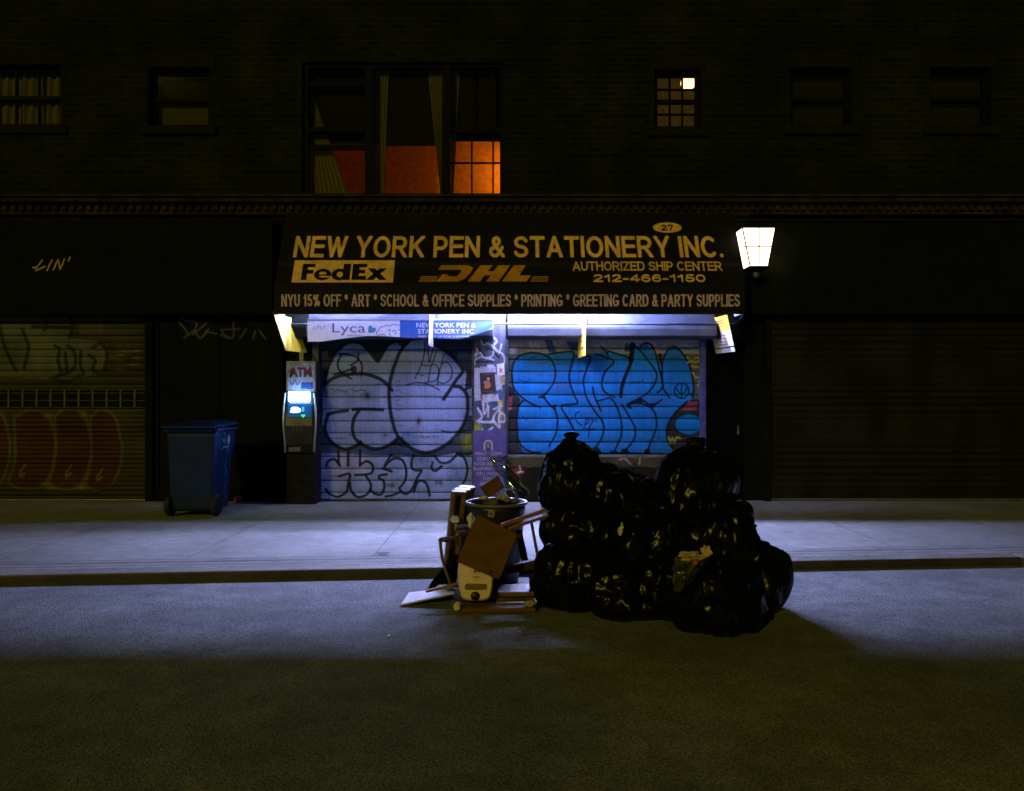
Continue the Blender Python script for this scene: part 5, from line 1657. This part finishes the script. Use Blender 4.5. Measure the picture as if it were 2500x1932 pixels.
bag(1428, 1308, 6.05, 0.30, 0.31, 'black rubbish bag wedged behind the barrel and under the tall bag', 6, tie=False)
bag(1535, 1447, 5.50, 0.31, 0.22, 'flattened black rubbish bag on the road at the foot of the pile', 7, tie=False)
bag(1742, 1465, 5.15, 0.29, 0.26, 'black rubbish bag furthest out on the road beside the torn clear bag', 8, tie=False)
bag(1752, 1325, 5.70, 0.30, 0.34, 'black rubbish bag leaning on the right flank of the pile', 9, tie=False)
bag(1822, 1415, 5.60, 0.27, 0.30, 'knotted black rubbish bag low at the right end of the pile', 10)
bag(1640, 1435, 5.45, 0.27, 0.25, 'black rubbish bag squeezed between the flattened bag and the outermost one', 11, tie=False)
# torn clear bag with scraps
M['clear_bag'] = mat('clear_green_bag', (0.055, 0.06, 0.02), 0.25, 0, 0.8, 18, 0.8, 22, coat=0.3)
tw = MB()
def twist(u, v):
    top, tip = Pd(1692, 1362, 4.86), Pd(1652, 1446, 4.90)
    c = top.lerp(tip, v)
    r_ = 0.082 * (1 - v) ** 0.7 + 0.012
    a_ = u * 2 * math.pi
    k_ = 1 + 0.35 * mnoise.noise(Vector((math.cos(a_) * 2, math.sin(a_) * 2, v * 4))) + 0.2 * mnoise.noise(Vector((math.cos(a_) * 6, math.sin(a_) * 6, v * 9)))
    return c + Vector((math.cos(a_) * r_ * k_, math.sin(a_) * r_ * 0.7 * k_, 0.02 * mnoise.noise(Vector((a_, v * 5, 3)))))
tw.grid(twist, 48, 30, 0)
tag(tw.build('clear_rubbish_bag', M['clear_bag']), 'torn clear bag of greenish scraps among the black bags', 'rubbish bag')
for i_, (px_, py_, d_, sz, cl, lb) in enumerate(((1687, 1357, 4.82, (0.075, 0.045, 0.030), (0.42, 0.33, 0.20), 'flat pale paper scrap on top of the torn clear bag'), (1723, 1346, 4.84, (0.034, 0.03, 0.034), (0.66, 0.42, 0.29), 'pinkish crumpled tissue at the tip of the torn clear bag'), (1697, 1372, 4.77, (0.022, 0.02, 0.018), (0.36, 0.10, 0.02), 'small orange wrapper on the torn clear bag'))):
    crumple('paper_scrap', Pd(px_, py_, d_), sz, cl, lb, 'litter', 20 + i_)
crumple('white_cup', Pd(1519, 1307, 5.62), (0.028, 0.03, 0.075), (0.62, 0.60, 0.62), 'ribbed white plastic piece sticking out between the black bags', 'litter', 31)

# ------------------------------------------------------------------ furniture and scrap beside the bags
M['wood'] = mat('brown_wood', (0.16, 0.085, 0.03), 0.55, 0, 0.35, 18)
M['orange_wood'] = mat('orange_wood', (0.36, 0.15, 0.035), 0.5, 0, 0.3, 22)
M['dark_wood'] = mat('dark_wood', (0.075, 0.04, 0.018), 0.55, 0, 0.4, 18)
M['card'] = mat('cardboard', (0.135, 0.062, 0.013), 0.85, 0, 0.2, 16)
M['white_board'] = mat('white_board', (0.62, 0.62, 0.64), 0.5, 0, 0.1, 10)
M['black_plastic'] = mat('black_plastic', (0.007, 0.007, 0.008), 0.45, 0, 0.3)

qs = 400 / 1468
q5 = lambda x, y: (960 + x * qs, 1080 + y * qs)
def Q(x, y, d):
    return Pd(*q5(x, y), d)

# barrel
rc = Pd(1211, 1226, 6.40)
br_ = thing('rubbish_barrel', 'round black rubbish barrel filled with litter beside the bags', 'barrel', (rc.x, rc.y, -KERB))
zt = rc.z
ro = 0.235
Mb = Matrix.Translation((rc.x, rc.y, 0))
MB().lathe([(0.0, -KERB + 0.003), (0.165, -KERB + 0.003), (0.175, -KERB + 0.02), (ro - 0.012, zt - 0.05), (ro - 0.006, zt - 0.01), (ro - 0.016, zt - 0.01), (0.170, -KERB + 0.03), (0.0, -KERB + 0.03)], Mb, 48).build('body', mat('barrel_plastic', (0.016, 0.015, 0.013), 0.42, 0, 0.3, 8), br_)
rim = MB()
rim.lathe([(ro - 0.014, zt - 0.014), (ro + 0.006, zt - 0.016), (ro + 0.012, zt - 0.002), (ro + 0.004, zt + 0.008), (ro - 0.012, zt + 0.006), (ro - 0.014, zt - 0.014)], Mb, 48)
rim.build('rim', mat('barrel_rim', (0.13, 0.13, 0.14), 0.4, 0.0), br_)
lbp = MB()
cA = Q(880, 643, 6.155)
lbp.box((-0.024, -0.002, -0.024), (0.024, 0.002, 0.024), 0, Matrix.Translation(cA) @ Matrix.Rotation(R(8), 4, 'Y'))
lbp.box((-0.009, -0.0035, -0.009), (0.009, -0.002, 0.009), 1, Matrix.Translation(cA) @ Matrix.Rotation(R(8), 4, 'Y'))
lbp.build('label', [mat('barrel_label', (0.30, 0.25, 0.12)), mat('barrel_label_ink', (0.07, 0.06, 0.03))], br_)
# what sticks out of the barrel
bxm = MB()
c0 = Q(885, 405, 6.40)
Mx = Matrix.Translation(c0) @ Matrix.Rotation(R(-33), 4, 'Y') @ Matrix.Rotation(R(20), 4, 'Z')
bxm.box((-0.065, -0.05, -0.05), (0.075, 0.05, 0.055), 0, Mx)
tag(bxm.build('small_carton', M['card'], bevel=0.004), 'small open carton tilted on the litter in the barrel', 'box')
ps = MB()
def sheetf(u, v):
    a_ = Q(855, 140, 6.42).lerp(Q(1010, 130, 6.5), u)
    b_ = Q(1120, 520, 6.32).lerp(Q(1215, 470, 6.42), u)
    p = a_.lerp(b_, v)
    return p + Vector((0.012 * math.sin(v * 17 + u * 5), -0.02 * math.sin(u * math.pi) - 0.012 * math.sin(u * 9 + v * 6), 0.008 * math.sin(u * 13)))
ps.grid(sheetf, 14, 24, 0)
mclear = glass_mat('clear_plastic', (0.50, 0.54, 0.60), 0.20)
pl_ = thing('plastic_clamshell', 'clear plastic sheet with a blue strip sticking up from the barrel', 'plastic sheet', Q(1000, 400, 6.4))
ps.build('sheet', mclear, pl_)
stp = MB()
stp.grid(lambda u, v: Vector(sheetf(0.12 + 0.22 * u + 0.05 * math.sin(v * 9), 0.28 + 0.66 * v)) + Vector((0, -0.006, 0)), 4, 20, 0)
stp.build('blue_strip', mat('blue_film', (0.005, 0.16, 0.80), 0.3, 0, 0.5, 30), pl_)
dkp = MB()
dkp.grid(lambda u, v: Vector(sheetf(0.30 + 0.28 * u, 0.34 + 0.16 * v)) + Vector((0, -0.012, 0)), 4, 6, 0)
dkp.build('dark_patch', M['black_plastic'], pl_)
edge_ = MB()
edge_.tube([sheetf(0, v / 24) for v in range(25)], 0.007, seg=5)
edge_.tube([sheetf(1, v / 24) for v in range(25)], 0.007, seg=5)
edge_.tube([sheetf(u / 14, 0) for u in range(15)], 0.007, seg=5)
edge_.build('rolled_edge', mat('clear_edge', (0.10, 0.12, 0.14), 0.2, spec=1.0), pl_)
lits = ((815, 495, 6.30, (0.032, 0.03, 0.018), (0.6, 0.6, 0.62), 'crumpled white tissue at the left lip of the barrel'), (975, 488, 6.35, (0.05, 0.04, 0.035), (0.30, 0.36, 0.46), 'bluish plastic film crumpled in the middle of the barrel'), (1000, 428, 6.45, (0.02, 0.02, 0.012), (0.7, 0.7, 0.72), 'small white scrap caught behind the film in the barrel'), (1052, 418, 6.45, (0.022, 0.02, 0.012), (0.7, 0.7, 0.72), 'white scrap touching the blue strip in the barrel'), (1020, 512, 6.28, (0.026, 0.025, 0.026), (0.30, 0.18, 0.05), 'ochre paper ball at the front of the barrel'), (1090, 520, 6.28, (0.03, 0.025, 0.024), (0.16, 0.10, 0.05), 'brown paper ball at the right of the barrel'), (880, 540, 6.25, (0.06, 0.04, 0.025), (0.14, 0.09, 0.04), 'brown crumpled bag sunk in the left of the barrel'))
for i_, (x_, y_, d_, sz, cl, lb) in enumerate(lits):
    crumple('barrel_litter', Q(x_, y_, d_), sz, cl, lb, 'litter', 40 + i_, 'litter inside the barrel')
fillr = MB()
fillr.lathe([(0.0, zt - 0.07), (0.12, zt - 0.075), (ro - 0.03, zt - 0.09)], Mb, 32)
fillr.build('contents', M['dark_wood'], br_)

# stack of wooden frames leaning against the kerb
for i_ in range(5):
    off = Vector((0.012 + 0.0145 * i_, 0.060 * i_, 0.004 * (i_ % 2) + 0.003 * i_))
    top = Q(574, 442, 6.40) + off
    bot = Q(500, 1130, 6.47) + off * 0.8 + Vector((0, 0.02, 0))
    ax = (top - bot).normalized()
    sd_ = Vector((1, 0.28, 0)).normalized()
    sd_ = (sd_ - ax * sd_.dot(ax)).normalized()
    nr_ = ax.cross(sd_)
    L = (top - bot).length
    hw = 0.054
    Mx = Matrix((sd_, nr_, ax)).transposed().to_4x4()
    Mx.translation = bot
    fm = MB()
    fm.box((-hw, -0.028, 0), (-hw + 0.026, 0.028, L), 0, Mx)
    fm.box((hw - 0.026, -0.028, 0), (hw, 0.028, L), 0, Mx)
    fm.box((-hw + 0.026, -0.010, L - 0.03), (hw - 0.026, 0.010, L - 0.001), 0, Mx)
    fm.box((-hw + 0.026, -0.010, 0.03), (hw - 0.026, 0.010, 0.06), 0, Mx)
    fm.box((-hw + 0.026, -0.010, L * 0.52), (hw - 0.026, 0.010, L * 0.52 + 0.03), 0, Mx)
    fm.box((-hw, -0.028, L), (hw, 0.028, L + 0.005), 1, Mx)  # near-white cap: lamp light on the frame top put into the colour
    lb = ('front slatted picture frame of the leaning stack', 'second picture frame in the leaning stack, behind the front one', 'middle picture frame of the leaning stack', 'fourth picture frame in the leaning stack, next to the rearmost', 'rearmost picture frame of the leaning stack, nearest the barrel')[i_]
    tag(fm.build('picture_frame', [M['wood'], mat('lit_top_cap', (0.82, 0.80, 0.76), 0.6)], bevel=0.002), lb, 'picture frame', 'wooden frames leaning in a stack')
crumple('white_rag', Q(552, 690, 6.36), (0.036, 0.02, 0.028), (0.62, 0.6, 0.6), 'white rag tucked into the front wooden frame', 'rag', 61)

# broken chair
ch = thing('broken_chair', 'broken bentwood chair parts beside the leaning wooden frames', 'chair', Q(480, 1000, 5.8))
MB().tube([Q(x_, y_, 5.74) for x_, y_ in ((418, 862), (428, 960), (440, 1050), (470, 1150), (498, 1225), (512, 1275))], [0.012, 0.011, 0.010, 0.010, 0.010, 0.009]).build('leg', M['wood'], ch)
MB().bar(Q(425, 868, 5.74), Q(470, 856, 5.8), 0.03, 0.02).build('joint', M['wood'], ch, bevel=0.003)
for (p0, p1, d0, d1) in (((448, 884), (566, 873), 5.74, 5.9), ((555, 778), (668, 768), 5.78, 5.9), ((572, 832), (655, 812), 5.76, 5.88)):
    rr = MB()
    rr.bar(Q(*p0, d0), Q(*p1, d1), 0.026, 0.018, 0)
    a_, b_ = Q(*p0, d0) + Vector((0, 0, 0.0115)), Q(*p1, d1) + Vector((0, 0, 0.0115))
    rr.bar(a_, b_, 0.004, 0.03, 1)
    rr.build('rail', [M['wood'], M['white_board']], ch)
MB().bar(Q(558, 780, 5.8), Q(575, 930, 5.78), 0.022, 0.02).build('leg', M['dark_wood'], ch, bevel=0.003)

# black plastic sheet
bs_ = MB()
def bsf(u, v):
    a_ = Q(505, 960, 5.85).lerp(Q(575, 1010, 5.9), u)
    b_ = G(*q5(335, 1315), -KERB).lerp(G(*q5(600, 1310), -KERB), u)
    p = a_.lerp(b_ + Vector((0, 0, 0.005)), v)
    return p + Vector((0.02 * math.sin(u * 7 + v * 5), -0.03 * math.sin(v * math.pi) * (0.5 + u), 0.0))
bs_.grid(bsf, 14, 16, 0)
tag(bs_.build('plastic_sheet', M['bag']), 'black plastic sheet draped under the broken chair', 'plastic sheet')

# leaning brown panel
def slab4(name, corners, thick, mats, lb, cat, bevel=0.002):
    cs = [Vector(c_) for c_ in corners]
    m_ = MB()
    n_ = (cs[1] - cs[0]).cross(cs[3] - cs[0]).normalized()
    if n_.y < 0:
        n_ = -n_
    m_.prism(cs, n_ * thick)
    return tag(m_.build(name, mats, bevel=bevel), lb, cat)
pa, pb_, pc_, pd_ = Q(752, 648, 5.74), Q(1115, 822, 5.58), Q(966, 1196, 5.36), Q(590, 1036, 5.50)
m_ = MB()
n_ = (pb_ - pa).cross(pd_ - pa).normalized()
if n_.y < 0:
    n_ = -n_
bk = n_ * 0.04 + Vector((-0.022, 0.0, -0.004))
nt1 = pd_.lerp(pc_, 0.82); nt2 = nt1 + (pa - pd_) * 0.05; nt3 = pd_.lerp(pc_, 0.76) + (pa - pd_) * 0.03; nt4 = pd_.lerp(pc_, 0.76)
m_.prism([pa, pb_, pc_, nt1, nt2, nt3, nt4, pd_], bk, 0)
tag(m_.build('drawer_front', M['card'], bevel=0.003), 'square brown panel leaning askew over the cream appliance', 'panel')

tp_ = MB()
fn_ = -n_ * 0.0025
for (u0, v0, u1, v1) in ((0.02, 0.44, 0.98, 0.50),):
    def pp(u, v):
        return pa.lerp(pb_, u).lerp(pd_.lerp(pc_, u), v) + fn_
    tp_.add([pp(u0, v0), pp(u1, v0 + 0.015), pp(u1, v1 + 0.015), pp(u0, v1)], [(0, 1, 2, 3)])
tp_.build('packing_tape', mat('tape', (0.15, 0.075, 0.02), 0.35), bpy.data.objects['drawer_front'])
for i_, (x_, y_, d_, sz, cl, lb) in enumerate(((450, 1290, 5.72, (0.05, 0.035, 0.012), (0.5, 0.47, 0.42), 'pale crumpled paper between the white plank and the wooden stick'), (1230, 1440, 5.50, (0.045, 0.03, 0.02), (0.4, 0.3, 0.18), 'torn tan scrap at the corner of the flattened cardboard'), (575, 1470, 5.45, (0.03, 0.03, 0.03), (0.6, 0.55, 0.5), 'white crumpled corner scrap in front of the cream appliance'), (700, 700, 6.1, (0.03, 0.03, 0.06), (0.62, 0.62, 0.64), 'white paper stuffed between the barrel and the wooden frames'))):
    crumple('paper_scrap', Q(x_, y_, d_), sz, cl, lb, 'litter', 80 + i_)

# cream appliance
ap0 = Q(740, 1440, 5.60)
ap = thing('floor_heater', 'cream rounded appliance with grille slot and black knob on flattened cardboard', 'appliance', (ap0.x, ap0.y, -KERB))
def oul(x_, y_, d_, k_):
    cx_, cy_ = 738, 1230
    return Q(cx_ + (x_ - cx_) * k_, cy_ + (y_ - cy_) * k_, d_)
outline = [(592, 1050), (640, 1010), (740, 990), (840, 1010), (884, 1060), (897, 1190), (893, 1270), (884, 1340), (868, 1390), (830, 1416), (740, 1424), (650, 1416), (612, 1390), (594, 1330), (580, 1250), (578, 1150)]
oc = catmull(outline + [outline[0]], 5)[:-1]
layers = [(0.90, 5.520), (0.965, 5.527), (0.99, 5.54), (1.0, 5.56), (1.0, 5.60)]
am = MB()
vs, fs = [], []
N_ = len(oc)
for k_, d_ in layers:
    for p in oc:
        tilt = (1424 - p[1]) / 434.0 * 0.05
        vs.append(oul(p[0], p[1], d_ + tilt, k_))
for i in range(len(layers) - 1):
    for k_ in range(N_):
        k2 = (k_ + 1) % N_
        fs.append((i * N_ + k_, i * N_ + k2, (i + 1) * N_ + k2, (i + 1) * N_ + k_))
am.add(vs, fs, 0, True)
am.add(vs[:N_], [tuple(range(N_))], 0)
am.build('front_shell', mat('cream_plastic', (0.82, 0.60, 0.55), 0.42, 0, 0.08), ap)
bk_ = MB()
vs, fs = [], []
for k_, d_ in ((1.012, 5.602), (1.02, 5.66), (1.0, 5.72), (0.8, 5.76)):
    for p in oc:
        tilt = (1424 - p[1]) / 434.0 * 0.05
        vs.append(oul(p[0], p[1] + 6, d_ + tilt, k_))
for i in range(3):
    for k_ in range(N_):
        k2 = (k_ + 1) % N_
        fs.append((i * N_ + k_, i * N_ + k2, (i + 1) * N_ + k2, (i + 1) * N_ + k_))
bk_.add(vs, fs, 0, True)
bk_.add(vs[-N_:], [tuple(range(N_))[::-1]], 0)
bk_.build('back_shell', M['black_plastic'], ap)
def apf(off=0.0):
    return lambda x_, y_: Q(x_, y_, 5.516 - off + (1424 - y_) / 434.0 * 0.05)
fc = apf(0.002)
sl2 = MB()
slot = [(660, 1265), (820, 1270), (838, 1283), (840, 1305), (825, 1322), (660, 1322), (642, 1308), (640, 1285)]
sl2.poly(catmull(slot + [slot[0]], 4)[:-1], fc, 0)
f2 = apf(0.004)
for k_ in range(11):
    sl2.poly([(656 + k_ * 16, 1272), (662 + k_ * 16, 1272), (662 + k_ * 16, 1318), (656 + k_ * 16, 1318)], f2, 1)
sl2.build('grille', [mat('grille_shade', (0.20, 0.16, 0.09)), mat('grille_slots', (0.13, 0.10, 0.06))], ap)
kn = MB()
kc = fc(734, 1378)
kn.lathe([(0.0, 0.012), (0.024, 0.012), (0.030, 0.004), (0.030, 0.0)], Matrix.Translation(kc) @ Matrix.Rotation(R(90), 4, 'X'), 28)
kn.build('knob', M['black_plastic'], ap)
lg = MB()
lg.ribbon([(722, 1165), (728, 1150), (740, 1154), (734, 1168), (752, 1150), (768, 1158), (764, 1174)], 7, fc, 0)
lg.build('emblem', mat('logo_ink', (0.06, 0.045, 0.03)), ap)
fi = mat('faint_ink', (0.24, 0.15, 0.09))
for yy, x0_, x1_ in ((1204, 708, 776), (1213, 714, 770), (1228, 726, 760)):
    MB().ribbon([(x0_, yy), (x1_, yy + 2)], 4, fc, 0, False).build('caption', fi, ap)
wd_ = mat('glint_white', (0.95, 0.93, 0.9), 0.3)  # specular glints on the shell, drawn as white discs
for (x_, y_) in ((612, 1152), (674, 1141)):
    MB().poly([(x_ + 11 * math.cos(t_ / 12 * 2 * math.pi), y_ + 10 * math.sin(t_ / 12 * 2 * math.pi)) for t_ in range(12)], fc, 0).build('glint_dot', wd_, ap)

# orange sticks, low sticks, plank, cardboard
for i_, (p0, p1, d0, d1, wd, m_, lb) in enumerate((((965, 745), (1362, 606), 5.75, 5.95, 0.030, 'orange_wood', 'upper orange wooden bar poking out beside the barrel'), ((1040, 775), (1384, 655), 5.75, 5.95, 0.026, 'orange_wood', 'lower orange wooden bar poking out beside the barrel'),
        ((990, 1135), (1335, 1060), 5.65, 5.8, 0.045, 'dark_wood', 'dark wooden rail low behind the brown panel'), ((1010, 1165), (1330, 1105), 5.62, 5.78, 0.03, 'dark_wood', 'lower dark wooden rail behind the cream appliance'), ((292, 1338), (580, 1266), 5.62, 5.7, 0.020, 'orange_wood', 'thin wooden stick poking left over the white plank'))):
    tag(MB().bar(Q(*p0, d0), Q(*p1, d1), wd, wd * 0.8).build('wooden_bar', M[m_], bevel=0.003), lb, 'wooden bar', 'loose wooden bars in the heap')
# post in the gap
tag(MB().bar(Q(1238, 720, 5.95), Q(1305, 1075, 5.85), 0.016, 0.02).build('thin_lath', M['wood'], bevel=0.002), 'thin wooden lath standing against the bags beside the bright gap', 'wooden bar')
tag(MB().bar(Q(1120, 790, 6.0), Q(1185, 1095, 5.85), 0.05, 0.02).build('dark_post', M['dark_wood'], bevel=0.002), 'dark wooden post under the orange bars beside the barrel', 'wooden bar')
# white plank lying tilted on the road
w0, w1 = G(*q5(66, 1473), -KERB), G(*q5(130, 1405), -KERB)
w2, w3 = Q(540, 1310, 5.95), Q(545, 1362, 5.70)
pk = MB()
pk.prism([w0 + Vector((0, 0, 0.003)), w3, w2, w1 + Vector((0, 0.06, 0.02))], (0, 0, 0.012))
tag(pk.build('white_plank', M['white_board'], bevel=0.002), 'pale white board lying tilted on the road left of the heap', 'plank')
# flattened cardboard and planks
cb = MB()
cp = [G(*q5(530, 1536), -KERB), G(*q5(1275, 1528), -KERB), G(*q5(1275, 1452), -KERB), G(*q5(560, 1440), -KERB)]
cb.prism([p + Vector((0, 0, 0.004)) for p in cp], (0, 0, 0.028))
tag(cb.build('flattened_box', M['card'], bevel=0.004), 'flattened cardboard box on the road beneath the cream appliance', 'box')
for i_, (ya, yb, lb) in enumerate(((1440, 1478, 'lowest brown board lying flat on the cardboard'), (1400, 1432, 'middle brown board of the low stack on the cardboard'), (1345, 1392, 'top brown board of the low stack on the cardboard'))):
    d_ = 5.55 + 0.05 * i_
    a_, b_ = Q(918 + 6 * i_, yb, d_), Q(1262, yb - 8, d_ + 0.02)
    t_, s_ = Q(925 + 6 * i_, ya, d_), Q(1262, ya - 6, d_ + 0.02)
    pm = MB()
    pm.prism([a_, b_, s_, t_], (0, 0.20, 0.01))
    tag(pm.build('brown_board', M['wood'] if i_ != 1 else M['dark_wood'], bevel=0.003), lb, 'board', 'brown boards stacked on the cardboard')
